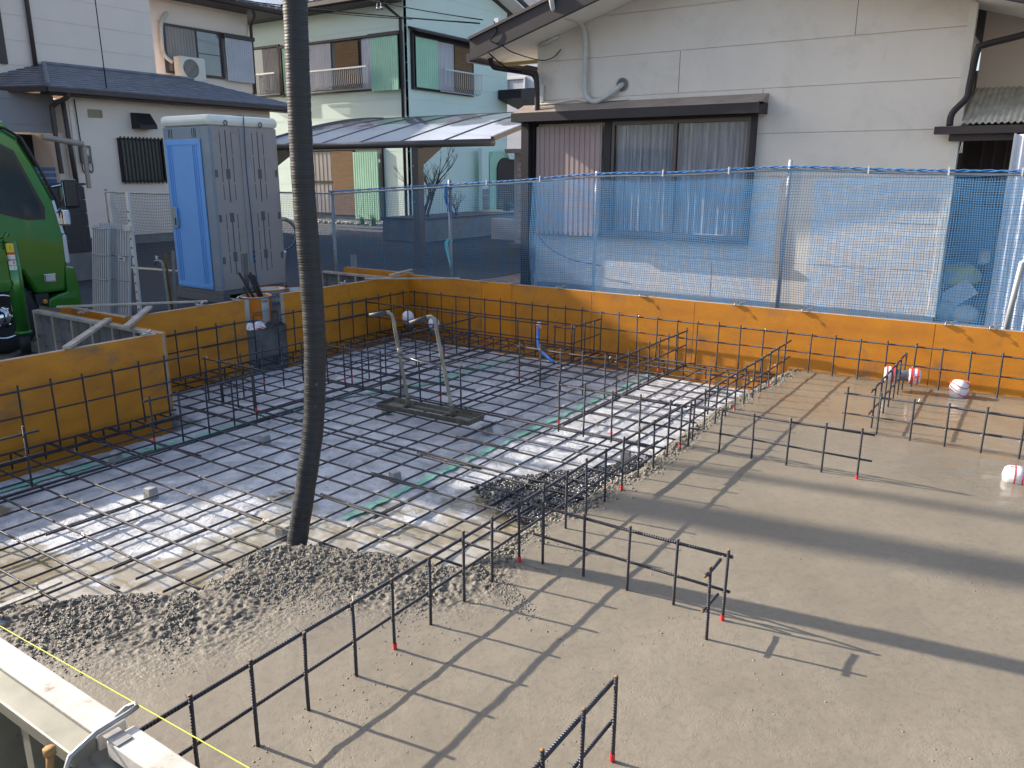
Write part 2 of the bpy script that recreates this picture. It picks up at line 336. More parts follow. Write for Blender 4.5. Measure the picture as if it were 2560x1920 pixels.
def plastic_mat():
    M = bpy.data.materials.new('plastic vapour sheet'); M.use_nodes = True; n = M.node_tree; b = n.nodes['Principled BSDF']; N = n.nodes.new; K = n.links.new
    tc = N('ShaderNodeTexCoord'); co = tc.outputs['Object']
    def noise(sc, det=5, ro=.6, dist=0):
        x = N('ShaderNodeTexNoise'); x.inputs['Scale'].default_value = sc; x.inputs['Detail'].default_value = det; x.inputs['Roughness'].default_value = ro; x.inputs['Distortion'].default_value = dist; K(co, x.inputs['Vector']); return x.outputs['Fac']
    def ramp(f, a, b_, c0, c1):
        r = N('ShaderNodeValToRGB'); r.color_ramp.elements[0].position = a; r.color_ramp.elements[1].position = b_
        r.color_ramp.elements[0].color = (*c0, 1); r.color_ramp.elements[1].color = (*c1, 1); K(f, r.inputs['Fac']); return r.outputs['Color']
    c = ramp(noise(4, 8, .65, 1.5), .36, .62, (.32, .325, .345), (.62, .62, .64))
    mud = N('ShaderNodeAttribute'); mud.attribute_name = 'mud'
    mx = N('ShaderNodeMix'); mx.data_type = 'RGBA'; K(mud.outputs['Fac'], mx.inputs['Factor']); K(c, mx.inputs['A'])
    K(ramp(noise(6, 5, .5, .6), .45, .56, (.24, .20, .13), (.34, .31, .26)), mx.inputs['B'])
    sp = N('ShaderNodeMix'); sp.data_type = 'RGBA'; K(mx.outputs['Result'], sp.inputs['A']); sp.inputs['B'].default_value = (.05, .045, .04, 1)
    K(ramp(noise(26, 3, .5), .70, .73, (0, 0, 0), (1, 1, 1)), sp.inputs['Factor'])
    K(sp.outputs['Result'], b.inputs['Base Color'])
    rr = N('ShaderNodeMapRange'); rr.inputs['To Min'].default_value = .30; rr.inputs['To Max'].default_value = .10; K(mud.outputs['Fac'], rr.inputs['Value']); K(rr.outputs[0], b.inputs['Roughness'])
    b.inputs['Specular IOR Level'].default_value = .7
    bp = N('ShaderNodeBump'); bp.inputs['Distance'].default_value = .012
    st = N('ShaderNodeMapRange'); st.inputs['To Min'].default_value = .8; st.inputs['To Max'].default_value = .03; K(mud.outputs['Fac'], st.inputs['Value']); K(st.outputs[0], bp.inputs['Strength'])
    K(noise(13, 7, .6, 2.5), bp.inputs['Height']); K(bp.outputs[0], b.inputs['Normal'])
    return M
M_plastic = plastic_mat()

# ------------------------------------------------------------------ numpy noise
def vnoise(x, y, sc, seed):
    r = np.random.default_rng(seed); n = 256; g = r.random((n, n))
    X = x*sc+37.3; Y = y*sc+91.7; xi = np.floor(X).astype(int); yi = np.floor(Y).astype(int)
    fx = X-xi; fy = Y-yi; fx = fx*fx*(3-2*fx); fy = fy*fy*(3-2*fy)
    a = g[xi % n, yi % n]; b = g[(xi+1) % n, yi % n]; c = g[xi % n, (yi+1) % n]; d = g[(xi+1) % n, (yi+1) % n]
    return (a*(1-fx)+b*fx)*(1-fy)+(c*(1-fx)+d*fx)*fy
def fbm(x, y, sc, seed, o=4):
    t = 0; a = .5
    for i in range(o): t = t+a*vnoise(x, y, sc*2**i, seed+i); a *= .5
    return t
def sstep(a, b, x): t = np.clip((x-a)/(b-a), 0, 1); return t*t*(3-2*t)

EDGE = [(-2.3, -1.75), (-1.75, -1.52), (-1.45, -1.38), (-1.36, -1.24), (-1.25, -1.12), (-1.08, -1.02), (-1.01, -.93), (-1.03, -.80), (-1.10, -.70), (-1.09, -.57), (-1.02, -.46), (-.89, -.35), (-.7, -.3), (-.55, -.24), (-.35, -.22), (-.22, -.17), (-.17, -.08), (-.18, .04), (-.19, .24), (-.17, .46), (-.12, .73), (-.12, .93), (-.10, 1.18), (-.07, 1.42), (-.09, 1.77), (-.13, 2.16), (-.12, 2.48), (-.12, 2.83), (-.11, 3.22), (-.08, 3.58), (-.06, 4.1), (-.03, 4.6)]
def edge_sd(x, y):
    """distance to the pour front, positive on the concrete"""
    best = np.full(x.shape, 1e9); P = np.array(EDGE)
    for (ax, ay), (bx, by) in zip(P[:-1], P[1:]):
        dx, dy = bx-ax, by-ay; t = np.clip(((x-ax)*dx+(y-ay)*dy)/(dx*dx+dy*dy), 0, 1)
        best = np.minimum(best, np.hypot(x-ax-t*dx, y-ay-t*dy))
    poly = EDGE+[(5, 4.6), (5, -2.6), (-2.3, -2.6)]; ins = np.zeros(x.shape, bool)
    for i in range(len(poly)):
        (x1, y1), (x2, y2) = poly[i], poly[(i+1) % len(poly)]
        if y1 == y2: continue
        c = ((y1 > y) != (y2 > y)) & (x < (x2-x1)*(y-y1)/(y2-y1)+x1); ins ^= c
    return np.where(ins, best, -best)

def height_grid(name, xs, ys, zf, keep, material, attrs, smooth=True):
    X, Y = np.meshgrid(xs, ys); Z = zf(X, Y); ny, nx = X.shape
    kp = keep(X, Y)
    idx = np.arange(nx*ny).reshape(ny, nx)
    q = np.stack([idx[:-1, :-1], idx[:-1, 1:], idx[1:, 1:], idx[1:, :-1]], -1).reshape(-1, 4)
    k = (kp[:-1, :-1] & kp[:-1, 1:] & kp[1:, 1:] & kp[1:, :-1]).reshape(-1); q = q[k]
    used = np.unique(q); remap = np.full(nx*ny, -1); remap[used] = np.arange(len(used)); q = remap[q]
    V = np.stack([X.ravel(), Y.ravel(), Z.ravel()], -1)[used].astype(np.float32)
    me = bpy.data.meshes.new(name); me.vertices.add(len(V)); me.vertices.foreach_set('co', V.ravel())
    me.loops.add(len(q)*4); me.loops.foreach_set('vertex_index', q.ravel().astype(np.int32))
    me.polygons.add(len(q)); me.polygons.foreach_set('loop_start', np.arange(0, len(q)*4, 4, dtype=np.int32))
    me.polygons.foreach_set('use_smooth', np.full(len(q), smooth)); me.materials.append(material)
    me.update(calc_edges=True); me.validate()
    for an, fn in attrs.items():
        a = me.attributes.new(an, 'FLOAT', 'POINT'); a.data.foreach_set('value', np.clip(fn(X, Y), 0, 1).ravel()[used].astype(np.float32))
    o = bpy.data.objects.new(name, me); col.objects.link(o); return o

# ------------------------------------------------------------------ ground, road
g = MB()
for a in ((-150, -4.56, -2.06, .56), (-150, -5.62, .56, .96), (-150, -4.56, .96, 4.42), (-150, 3.5, 4.42, 150), (-150, 3.5, -80, -2.06), (3.5, 150, -80, 150)):
    g.box(a[0], a[1], a[2], a[3], -.5, -.012)
g.box(-4.56, -3.70, -2.06, .56, -.5, -.012)
struct(g.build('ground', M_grav))
r_ = MB()
xs = [-80, -30, -6.6]; r_.box(-90, -6.7, -40, 60, -.008, -.002)
r_.box(-6.7, -5.75, 5.2, 60, -.008, -.002)
struct(r_.build('road', M_asph))

# loose gravel left by the truck and the strip beside the neighbour's house
def pebbles(name, n, region, zf, r0, r1, material, label, cat='gravel', flat=.6):
    ico = [(0, 0, 1), (.89, 0, .45), (.28, .85, .45), (-.72, .53, .45), (-.72, -.53, .45), (.28, -.85, .45), (.72, .53, -.45), (-.28, .85, -.45), (-.89, 0, -.45), (-.28, -.85, -.45), (.72, -.53, -.45), (0, 0, -1)]
    fcs = [(0, 1, 2), (0, 2, 3), (0, 3, 4), (0, 4, 5), (0, 5, 1), (1, 6, 2), (2, 7, 3), (3, 8, 4), (4, 9, 5), (5, 10, 1), (6, 7, 2), (7, 8, 3), (8, 9, 4), (9, 10, 5), (10, 6, 1), (6, 11, 7), (7, 11, 8), (8, 11, 9), (9, 11, 10), (10, 11, 6)]
    b = MB()
    for _ in range(n):
        x, y = region(); r = random.uniform(r0, r1); a = random.random()*6.28; e = random.uniform(.6, 1.0); ca, sa = math.cos(a), math.sin(a); z = zf(x, y)
        jit = [random.uniform(.82, 1.15) for _ in range(12)]
        b.add([(x+(px*ca*e-py*sa)*r*j, y+(px*sa*e+py*ca)*r*j, z+pz*r*flat*j) for (px, py, pz), j in zip(ico, jit)], fcs)
    o = b.build(name, material, smooth=True, fixn=False); return tag(o, label, cat, kind='stuff')
def in_poly(P):
    xs = [p[0] for p in P]; ys = [p[1] for p in P]
    while True:
        x, y = random.uniform(min(xs), max(xs)), random.uniform(min(ys), max(ys)); ins = False
        for i in range(len(P)):
            (x1, y1), (x2, y2) = P[i], P[(i+1) % len(P)]
            if (y1 > y) != (y2 > y) and x < (x2-x1)*(y-y1)/(y2-y1)+x1: ins = not ins
        if ins: return x, y
pebbles('gravel', 1500, lambda: (random.uniform(-5.7, -3.0), random.uniform(4.9, 7.4)), lambda x, y: -.01, .012, .03, M_stone, 'loose grey gravel on the ground between the net fence and the neighbour\'s house')

# ------------------------------------------------------------------ the pour
def ztop(X, Y):
    d = edge_sd(X, Y); near = sstep(.35, -.6, Y-.1*0)        # wide rough zone only at the near end
    wid = .13+.42*sstep(.1, -.5, Y)*sstep(.9, -.5, X)
    d2 = d+.05*(fbm(X, Y, 5, 11)-.5)+.03*(fbm(X, Y, 22, 12)-.5)
    rise = sstep(-.15, .03+wid*.12, d2)
    R = 1-sstep(wid*.6, wid*1.15, d2+.12*(fbm(X, Y, 4, 21)-.5))
    lump = np.maximum(fbm(X, Y, 26, 31, 3)-.42, 0)*.028+np.maximum(vnoise(X, Y, 75, 35)-.35, 0)*.020+np.maximum(vnoise(X+Y*.4, Y-X*.4, 120, 37)-.4, 0)*.010
    soft = (fbm(X, Y, 2.2, 41, 4)-.47)*.012+(fbm(X, Y, 9, 45, 3)-.45)*.0035+(fbm(X*.8+Y*.35, Y*2.4-X*1.2, 7, 47, 3)-.45)*.0055
    return -.15+rise*.15+R*rise**.5*lump*1.0-.014*R+soft*(1-.6*R)
def rough_a(X, Y):
    d = edge_sd(X, Y); wid = .13+.42*sstep(.1, -.5, Y)*sstep(.9, -.5, X)
    return 1-sstep(wid*.7, wid*1.45, d+.12*(fbm(X, Y, 4, 21)-.5))
def wet_a(X, Y):
    far = sstep(1.9, 3.0, Y+.35*X)*(.65+.5*sstep(.42, .56, fbm(X, Y, 2.4, 61, 4)+.08))
    fr = (1-sstep(.25, .7, edge_sd(X, Y)))*.0*sstep(.3, -.5, Y)
    return np.clip(.12+.8*far+fr+.25*sstep(.45, .6, fbm(X, Y, 1.3, 66, 3)), 0, .95)
slab = height_grid('fresh_concrete', np.concatenate([np.arange(-2.3, .4, .0065), np.arange(.4, 3.5, .014)]), np.concatenate([np.arange(-1.93, .35, .0065), np.arange(.35, 4.31, .0125)]), ztop, lambda X, Y: (edge_sd(X, Y) > -.20), M_conc, {'rough': rough_a, 'wet': wet_a})
struct(slab)

cx_, cy_ = rng.uniform(-1.2, 3.2, 60000), rng.uniform(-1.9, 4.2, 60000)
pr_k = np.where((np.abs(cx_-.10) < .12) & (cy_ < .2), .35, .45*np.maximum(0, fbm(cx_, cy_, 2.6, 91, 4)-.50))+.22*((np.abs(cx_-.80-.12*np.sin(cy_*3)) < .05) & (cy_ < .2) & (cy_ > -1.5))
CRX = np.stack([cx_, cy_], -1)[rng.random(60000) < pr_k][:2800]; keepc = edge_sd(CRX[:, 0], CRX[:, 1]) > .1; CRX = CRX[keepc]; CZ = ztop(CRX[:, 0], CRX[:, 1]); itc = iter(range(len(CRX))); curc = [0]
def nxtc(): curc[0] = next(itc); return CRX[curc[0]]
M_crumb = mat('mortar crumbs', (.17, .143, .105), (.225, .19, .14), scale=30, rough=.6)
pebbles('mortar_crumbs', len(CRX), nxtc, lambda x, y: float(CZ[curc[0]])-.001, .002, .006, M_crumb, 'tiny mortar coated crumbs scattered on the smooth concrete', 'crumbs', .7)
# dark wet stones at the pour front
PILE = [(-.84, .72), (-.74, .95), (-.55, 1.18), (-.33, 1.42), (-.18, 1.75), (-.12, 1.3), (-.12, .9), (-.2, .5), (-.35, .45), (-.6, .58)]
M_peb = mat('wet dark aggregate', (.035, .033, .032), (.075, .068, .06), scale=25, rough=.25, coat=.3)
M_peb2 = mat('mortar coated aggregate', (.15, .125, .095), (.27, .235, .18), scale=40, rough=.6)
pebbles('aggregate', 2600, lambda: in_poly(PILE), lambda x, y: -.125+.045*max(0, 1-abs((x+.25)*.9)), .008, .018, M_peb, 'dark wet aggregate stones spilled under the mesh at the pour front', 'aggregate')
def near_edge(spread, y0, y1, mean=.02):
    def f():
        while True:
            i = random.randrange(len(EDGE)-1); (ax, ay), (bx, by) = EDGE[i], EDGE[i+1]; t = random.random()
            x = ax+(bx-ax)*t; y = ay+(by-ay)*t
            nx, ny = -(by-ay), (bx-ax); l = math.hypot(nx, ny); s = max(random.gauss(mean, spread), -.085+random.gauss(0, .02))
            x += nx/l*-s; y += ny/l*-s
            if y0 < y < y1: return x, y
    return f
def zc(x, y): return float(ztop(np.array([x]), np.array([y]))[0])+.002
SP = [(near_edge(.055, -.1, 4.1)()) for _ in range(3200)]
Zs = ztop(np.array([p[0] for p in SP]), np.array([p[1] for p in SP])); it = iter(range(len(SP))); cur = [0]
def nxt(): cur[0] = next(it); return SP[cur[0]]
pebbles('aggregate', len(SP), nxt, lambda x, y: max(float(Zs[cur[0]]), -.12), .004, .012, M_peb2, 'tan mortar coated aggregate along the ragged edge of the poured concrete', 'aggregate', .8)
SP2 = [(near_edge(.17, -1.8, -.05, .19)()) for _ in range(21000)]
SP2 = [p for p in SP2 if p[1] > -1.9]
Zs2 = ztop(np.array([p[0] for p in SP2]), np.array([p[1] for p in SP2])); it2 = iter(range(len(SP2)))
def nxt2(): cur[0] = next(it2); return SP2[cur[0]]
M_peb3 = mat('wet grey aggregate', (.085, .072, .055), (.185, .16, .128), scale=40, rough=.36)
pebbles('aggregate', len(SP2), nxt2, lambda x, y: max(float(Zs2[cur[0]]), -.125)-.0012, .0022, .0070, M_peb3, 'wet lumpy aggregate in the coarse concrete around the hose foot', 'aggregate', .8)

# vapour sheet
def zpl(X, Y):
    wr = 1-np.abs(fbm(X*.6+Y*1.3, Y*.7-X*.5, 6, 71, 4)*2-.94); w2 = 1-np.abs(fbm(X, Y, 17, 75, 3)*2-.88)
    leftd = sstep(-3.25, -3.5, X)*(Y < .7)+sstep(-4.1, -4.35, X)*(Y >= .7); rear = sstep(3.85, 4.15, Y)
    dry = sstep(-.2, .5, X*.0+Y+.9)*.8+.2
    return -.150+.014*(wr-.6)*dry+.006*(w2-.6)*dry-.13*np.maximum(leftd, rear)
def mud_a(X, Y):
    d = -edge_sd(X, Y); n = fbm(X, Y, 3.2, 81, 4)+.3*(fbm(X, Y, 14, 83, 3)-.45)
    return sstep(.0, .06, (.62-d*.75)*(Y < .95)*1.0-1.05*(1-n)+.42)*sstep(1.05, .8, Y)
sheet = height_grid('plastic_sheet', np.arange(-4.44, .3, .016), np.arange(-1.95, 4.31, .016), zpl, lambda X, Y: ((X > -3.62) | (Y > .64)) & (edge_sd(X, Y) < .12), M_plastic, {'mud': mud_a})
tag(sheet, 'silvery wrinkled plastic vapour sheet lying under the reinforcing mesh', 'plastic sheet')
def tape(pts, wd, label):
    b = MB(); P = []
    for (x0, y0), (x1, y1) in zip(pts[:-1], pts[1:]):
        n = int(math.hypot(x1-x0, y1-y0)/.04)+1
        P += [(x0+(x1-x0)*i/n, y0+(y1-y0)*i/n) for i in range(n)]
    P.append(pts[-1]); X = np.array([p[0] for p in P]); Y = np.array([p[1] for p in P])
    zl = np.maximum(zpl(X-wd/2, Y), zpl(X, Y))+.009; zr = np.maximum(zpl(X+wd/2, Y), zpl(X, Y))+.009
    vs = []; jl = np.random.default_rng(3).normal(0, .004, (len(P), 2))
    for i, (x, y) in enumerate(P): vs += [(x-wd/2+jl[i, 0], y, zl[i]), (x+wd/2+jl[i, 1], y, zr[i])]
    n = len(P); b.add(vs, [(2*i, 2*i+1, 2*i+3, 2*i+2) for i in range(n-1)])
    o = b.build('green_tape', M_greentape, fixn=False); md = o.modifiers.new('s', 'SOLIDIFY'); md.thickness = .001
    tag(o, label, 'tape', 'green joint tape on the plastic sheet')
tape([(-1.19, .06), (-1.185, 1.6), (-1.17, 4.0)], .046, 'straight green tape strip on the sheet right of the tamper')
tape([(-3.12, -1.0), (-3.08, -.3), (-3.02, .4), (-2.97, 1.6), (-2.62, 2.5), (-2.55, 3.9)], .06, 'bent green tape strip on the sheet near the left forms')

# ------------------------------------------------------------------ spacer blocks
base_block = None
for i, (x, y, lab) in enumerate([(-2.3, -.35, 'mud capped mortar spacer block in the sunlit patch at left'), (-3.02, -.14, 'shaded mortar spacer block touching the bent green tape'), (-2.52, .63, 'pale mortar spacer block between the left cage and the hose'), (-1.33, .62, 'mortar spacer block left of the straight green tape foot'), (-1.40, 1.66, 'mortar spacer block right of the tamper tray'), (-.35, 1.73, 'mortar spacer block under the short cage by the pour front'), (-1.28, -.27, 'mortar spacer block beside the hose foot'), (-2.32, 1.62, 'mortar spacer block hidden below the tamper tray end'), (-2.6, 2.1, 'mortar spacer block behind the tamper left handle'), (-.38, .76, 'mortar spacer block amid the dark wet stones'), (-1.9, 3.2, 'mortar spacer block far back near the blue pipe')]):
    if base_block is None:
        b = MB(); b.add([(-.03, -.03, 0), (.03, -.03, 0), (.03, .03, 0), (-.03, .03, 0), (-.026, -.026, .062), (.026, -.026, .062), (.026, .026, .062), (-.026, .026, .062)], [(3, 2, 1, 0), (4, 5, 6, 7), (0, 1, 5, 4), (1, 2, 6, 5), (2, 3, 7, 6), (3, 0, 4, 7)])
        o = base_block = b.build('spacer_block', M_spacer, loc=(0, 0, 0), bevel=.003)
    else: o = base_block.copy(); col.objects.link(o)
    o.location = (x, y, -.142); o.rotation_euler = (0, 0, random.uniform(-.5, .5)); tag(o, lab, 'spacer block', 'mortar spacer blocks under the mesh')

# ------------------------------------------------------------------ reinforcing mesh
mat_t = thing('rebar_mesh', 'large grid of ribbed steel bars tied at 200 millimetres over the plastic sheet', 'rebar mesh', (0, 0, -.07))
def wob(a): return random.uniform(-a, a)
def long_bar(axis, fixed, a0, a1, z, r=.0062, hook=None):
    b = MB(); n = max(2, int((a1-a0)/.5)); pts = []
    f0 = fixed+wob(.008); slope = wob(.004)
    for i in range(n+1):
        t = a0+(a1-a0)*i/n; f = f0+slope*(t-a0)+wob(.003); zz = z+wob(.003)
        pts.append((t, f, zz) if axis == 'x' else (f, t, zz))
    if hook:   # bent end rising back along the form side
        p0 = pts[0] if hook < 0 else pts[-1]; s = hook
        ext = [(p0[0]+(s*.03 if axis == 'x' else 0), p0[1]+(s*.03 if axis == 'y' else 0), p0[2]-.02), (p0[0]+(s*.035 if axis == 'x' else 0), p0[1]+(s*.035 if axis == 'y' else 0), p0[2]-.12)]
        pts = (list(reversed(ext))+pts) if hook < 0 else (pts+ext)
    b.tube(pts, r, 8, 0, 1); return b.build('bar', [M_rebar, M_rust], mat_t, smooth=True)
def front_x(y):     # where a bar along x meets the pour front
    pts = EDGE
    best = None
    for (ax, ay), (bx, by) in zip(pts[:-1], pts[1:]):
        if (ay-y)*(by-y) <= 0 and ay != by:
            x = ax+(bx-ax)*(y-ay)/(by-ay); best = x if best is None else max(best, x)
    return best
for k in range(-8, 21):
    y = .085+.2*k
    if y > 4.2: break
    fx = front_x(y) or -.1
    xl = -3.52 if y < .6 else -4.34
    mid = random.choice([-2.6, -1.9, -1.4, -2.2])
    long_bar('x', y, xl, fx+.10, -.065, hook=-1)
    if k % 2 == 0: long_bar('x', y+.016, mid, min(mid+.5, fx-.1), -.063)
    if k in (-2, -1, 0, 3): long_bar('x', y+.018, -3.5, -2.75+wob(.4), -.062)
for k in range(0, 20):
    x = -.17-.2*k
    y0 = -1.55 if x < -1.4 else -.35
    if x > -.9: y0 = -.25
    if -1.4 < x < -.9: y0 = -1.0 if x < -1.1 else -.5
    if x < -3.5: y0 = .72
    long_bar('y', x, y0, 4.2, -.078, hook=1)
    if k % 3 == 1: long_bar('y', x+.018, y0+.55, y0+1.05, -.076)
    if k % 4 == 2 and x > -3.4: long_bar('y', x-.018, 1.2+wob(.3), 1.75+wob(.2), -.076)
for x, y0, y1 in ((-3.47, -1.9, .6), (-3.42, -1.9, .6), (-4.29, .75, 4.1), (-4.24, .75, 4.1)): long_bar('y', x, y0, y1, -.055-.05*(x in (-3.42, -4.24)), r=.0075)
for y, x0, x1 in ((4.14, -4.3, -.1), (4.08, -4.3, -.1)): long_bar('x', y, x0, x1, -.05 if y > 4.1 else -.11, r=.0075)
for x, y0, y1 in ((-2.80, -1.2, 3.6), (-1.84, 1.75, 4.1), (-.94, 1.9, 4.1), (-2.92, .9, 3.6)): long_bar('y', x+.02, y0, y1, -.058, r=.009)
for y, x0, x1 in ((1.79, -3.3, -.2), (3.6, -4.3, -1.0), (.9, -3.5, -.3)): long_bar('x', y+.018, x0, x1, -.052, r=.008)
# splash wires tied at crossings
b = MB()
for _ in range(420):
    x = -.17-.2*random.randrange(0, 17)+wob(.01); y = .085+.2*random.randrange(-8, 20)+wob(.01)
    if x < -3.5 and y < .7: continue
    if front_x(y) is not None and x > front_x(y)+.05: continue
    a = random.random()*6.28; l = random.uniform(.015, .04)
    b.tube([(x-.008, y, -.062), (x, y+.008, -.054), (x+.008, y, -.062), (x+math.cos(a)*l, y+math.sin(a)*l, -.05+wob(.015))], .0012, 3, 0, None)
o = b.build('tie_wires', M_wire, mat_t); o['kind'] = 'stuff'

# ------------------------------------------------------------------ upright cages
CAGE_GROUP = 'upright rebar cages for the stem walls'
def cage(label, p0, p1, z0=-.06, ztop=.262, zmid=.115, up=.288, n=None, off=0., red=(), ret=None, r=.0065, step=.2, bars=None, over=(.03, .03), group=CAGE_GROUP, side=1, low=None):
    t = thing('rebar_cage', label, 'rebar cage', ((p0[0]+p1[0])/2, (p0[1]+p1[1])/2, 0), group)
    d = Vector((p1[0]-p0[0], p1[1]-p0[1], 0)); Ln = d.length; d.normalize(); nrm = Vector((-d.y, d.x, 0))*side
    P0 = Vector((p0[0], p0[1], 0))
    k = 0; s = off
    while s <= Ln+1e-6:
        c = P0+d*s+d*wob(.006); ln = wob(.006); z1 = up+wob(.012)
        b = MB(); b.tube([(c.x, c.y, z0), (c.x+ln*.4, c.y+wob(.003), .12), (c.x+ln, c.y+wob(.003), z1)], r*.95, 8, 0, 1)
        u = b.build('upright', [M_rebar, M_rust], t, smooth=True)
        if k in red:
            b = MB(); b.tube([(c.x, c.y, .0), (c.x, c.y, .022)], r*1.2, 10, 0, 0); b.build('red_tape', M_red, u)
        for zz in (ztop, zmid):
            e = c+nrm*.010; b = MB(); b.tube([e+Vector((-.012, 0, zz-.01)), e+Vector((.0, .004, zz+.012)), e+Vector((.012, 0, zz-.008)), e+nrm*.02+d*wob(.03)+Vector((0, 0, zz+wob(.025)))], .0011, 3, 0, None); b.build('tie_wire', M_wire, u)
        s += step; k += 1
    for zz, rr in ((ztop, r*1.05), (zmid, r*.9))+((low,) if low else ()):
        a = P0-d*over[0]+nrm*.0125; e = P0+d*(Ln+over[1])+nrm*.0125; m_ = max(2, int(Ln/.6))
        pts = [a+(e-a)*(i/m_)+Vector((0, 0, zz+wob(.004))) for i in range(m_+1)]
        b = MB(); b.tube(pts, rr, 8, 0, 1); b.build('horizontal_bar', [M_rebar, M_rust], t, smooth=True)
    if Ln > 1.3:   # lapped second bar
        for zz in (ztop, zmid):
            s0 = random.uniform(.45 if Ln > 5 else .2, .55)*Ln; a = P0+d*s0+nrm*.026+Vector((0, 0, zz-.004)); e = a+d*.55
            b = MB(); b.tube([a, e], r*.95, 8, 0, 1); b.build('lap_bar', [M_rebar, M_rust], t, smooth=True)
    return t
cage('longest rebar cage, running along the pour edge from the near to the rear form', (0, -1.84), (0, 4.15), off=0, red=(5, 9, 14, 18, 23, 27), zmid=.125, over=(.05, .02))
cage('short rebar cage with a hooked end crossing the concrete in the foreground centre', (.06, 0), (.90, 0), z0=-.05, red=(4,), off=.04, over=(.02, .02), zmid=.12)
c_ = cage('two bar rebar return at the end of the foreground cross cage', (.90, -.157), (.90, -.03), step=.13, over=(.03, .0), zmid=.12)
cage('rebar cage standing in the concrete beyond the middle band of shadow', (.02, 1.83), (1.06, 1.83), red=(5,), off=0, over=(.0, .02))
cage('lone rebar cage reaching left from the pour edge over the mesh', (-.885, 1.77), (-.03, 1.77), red=(0, 2), over=(.03, .05))
cage('rebar cage at the far right in front of the white capped pipe stub', (.75, 2.72), (2.4, 2.72), red=(), off=0, over=(.02, 0), ztop=.25)
cage('tiny rebar stub cage linking the long cage to the mesh near the rear', (-.19, 2.73), (-.02, 2.73), step=.18, over=(.03, .0), ztop=.24)
cage('rebar cage crossing the mesh left of the green strip near the rear', (-1.81, 2.69), (-.95, 2.69), red=(0,), over=(.03, .03), ztop=.25)
cage('rebar cage from mid mesh back to the rear form, right of the blue pipe', (-.93, 2.72), (-.93, 4.14), red=(0, 4), over=(.02, .02), ztop=.25)
cage('rebar cage on the concrete running back to the rear form through a wrapped sleeve', (.90, 2.86), (.90, 4.14), step=.2, over=(.1, .02), ztop=.27)
cage('rebar cage entering the bottom right of the picture', (.90, -.905), (.90, -1.85), red=(0,), step=.19, over=(.02, .02), side=-1, ztop=.255)
cage('left rebar cage on the mesh with a pale bare bar end', (-2.80, .0), (-2.80, .89), red=(0, 4), step=.2, over=(.03, .02), off=0)
cage('rebar cage crossing from the left forms to the left mesh cage', (-3.50, .90), (-2.80, .90), step=.18, over=(.05, .02), ztop=.27)
cage('rebar cage near the left forms in front of the grey board', (-3.36, .92), (-3.36, 1.77), red=(2,), over=(.02, .02))
cage('rebar cage crossing the mesh behind the tamper', (-3.12, 1.78), (-1.64, 1.78), red=(1, 6), over=(.02, .04))
cage('long rebar cage running back across the mesh behind the hose', (-2.90, 1.84), (-2.90, 3.55), red=(0, 6), over=(.02, .02))
cage('rebar cage in front of the wrapped sleeves at the rear corner', (-4.42, 3.58), (-2.10, 3.58), red=(8,), over=(.0, .02), ztop=.27)
cage('small rebar cage beside the blue water pipe', (-2.02, 3.6), (-1.84, 3.6), step=.18, over=(.02, .02), ztop=.255)
cage('short rebar cage between the blue pipe and the rear form', (-1.83, 3.63), (-1.83, 4.14), step=.2, over=(.02, .02), ztop=.265)
cage('single stake rebar cage end at the left edge of the picture', (-2.80, -1.9), (-2.80, -.74), step=.23, over=(0, .08), ztop=.25)
cage('rebar grid standing against the near left orange form', (-3.50, -2.0), (-3.50, .58), z0=-.10, ztop=.322, zmid=.16, up=.35, off=.165, over=(0, .25), side=-1)
cage('rebar grid standing against the set back orange form beside the grey board', (-4.34, .72), (-4.34, 2.05), z0=-.10, ztop=.315, zmid=.16, up=.345, off=.1, over=(.0, .0), side=-1)
cage('rebar grid standing against the far left orange form', (-4.34, 2.30), (-4.34, 4.1), z0=-.10, ztop=.32, zmid=.165, up=.35, over=(.0, .05), side=-1)
cage('rebar grid standing against the whole rear orange form', (-4.34, 4.2), (2.9, 4.2), z0=-.10, ztop=.318, zmid=.163, up=.345, off=.08, over=(.0, .0), side=1)

# ------------------------------------------------------------------ formwork
FG = 'orange formwork panels around the foundation'
def form_panel(label, axis, plane, a0, a1, out, zt=.5, zb=-.28, face=None, back=True, group=FG, zface=None):
    """face at `plane`, body grows towards `out` (+1/-1); axis = direction the panel runs"""
    loc = (plane, (a0+a1)/2, 0) if axis == 'y' else ((a0+a1)/2, plane, 0)
    t = thing('formwork_panel', label, 'formwork', loc, group)
    def bx(b, d0, d1, l0, l1, z0, z1, mi=0):
        lo, hi = sorted((plane+out*d0, plane+out*d1))
        if axis == 'y': b.box(lo, hi, l0, l1, z0, z1, mi)
        else: b.box(l0, l1, lo, hi, z0, z1, mi)
    b = MB(); bx(b, 0, .012, a0, a1, zb, zt); b.build('plywood_face', face or M_ply, t)
    if back:
        b = MB(); bx(b, .0125, .0625, a0, a1, zt-.026, zt-.003); b.build('top_batten', M_batten, t)
        b = MB(); bx(b, .0125, .0625, a0, a1, zb, zb+.026); b.build('bottom_batten', M_batten, t)
        n = max(1, round((a1-a0)/.3))
        for i in range(n+1):
            s = a0+(a1-a0-.026)*i/n; b = MB(); bx(b, .0125, .0605, s, s+.026, zb+.028, zt-.028); b.build('stud', M_batten, t)
        b = MB(); bx(b, .013, .0135, a0+.03, a1-.03, zb+.03, zt-.03); b.build('panel_back', M_plyback, t)
    return t
form_panel('near left orange form panel, scuffed at the bottom, end standing free', 'y', -3.60, -2.6, .632, -1)
form_panel('set back left orange form panel ending at the grey board', 'y', -4.42, .86, 2.0, -1)
form_panel('left orange form panel behind the hose', 'y', -4.42, 2.47, 3.35, -1)
form_panel('left orange form panel meeting the rear corner', 'y', -4.42, 3.352, 4.3, -1)
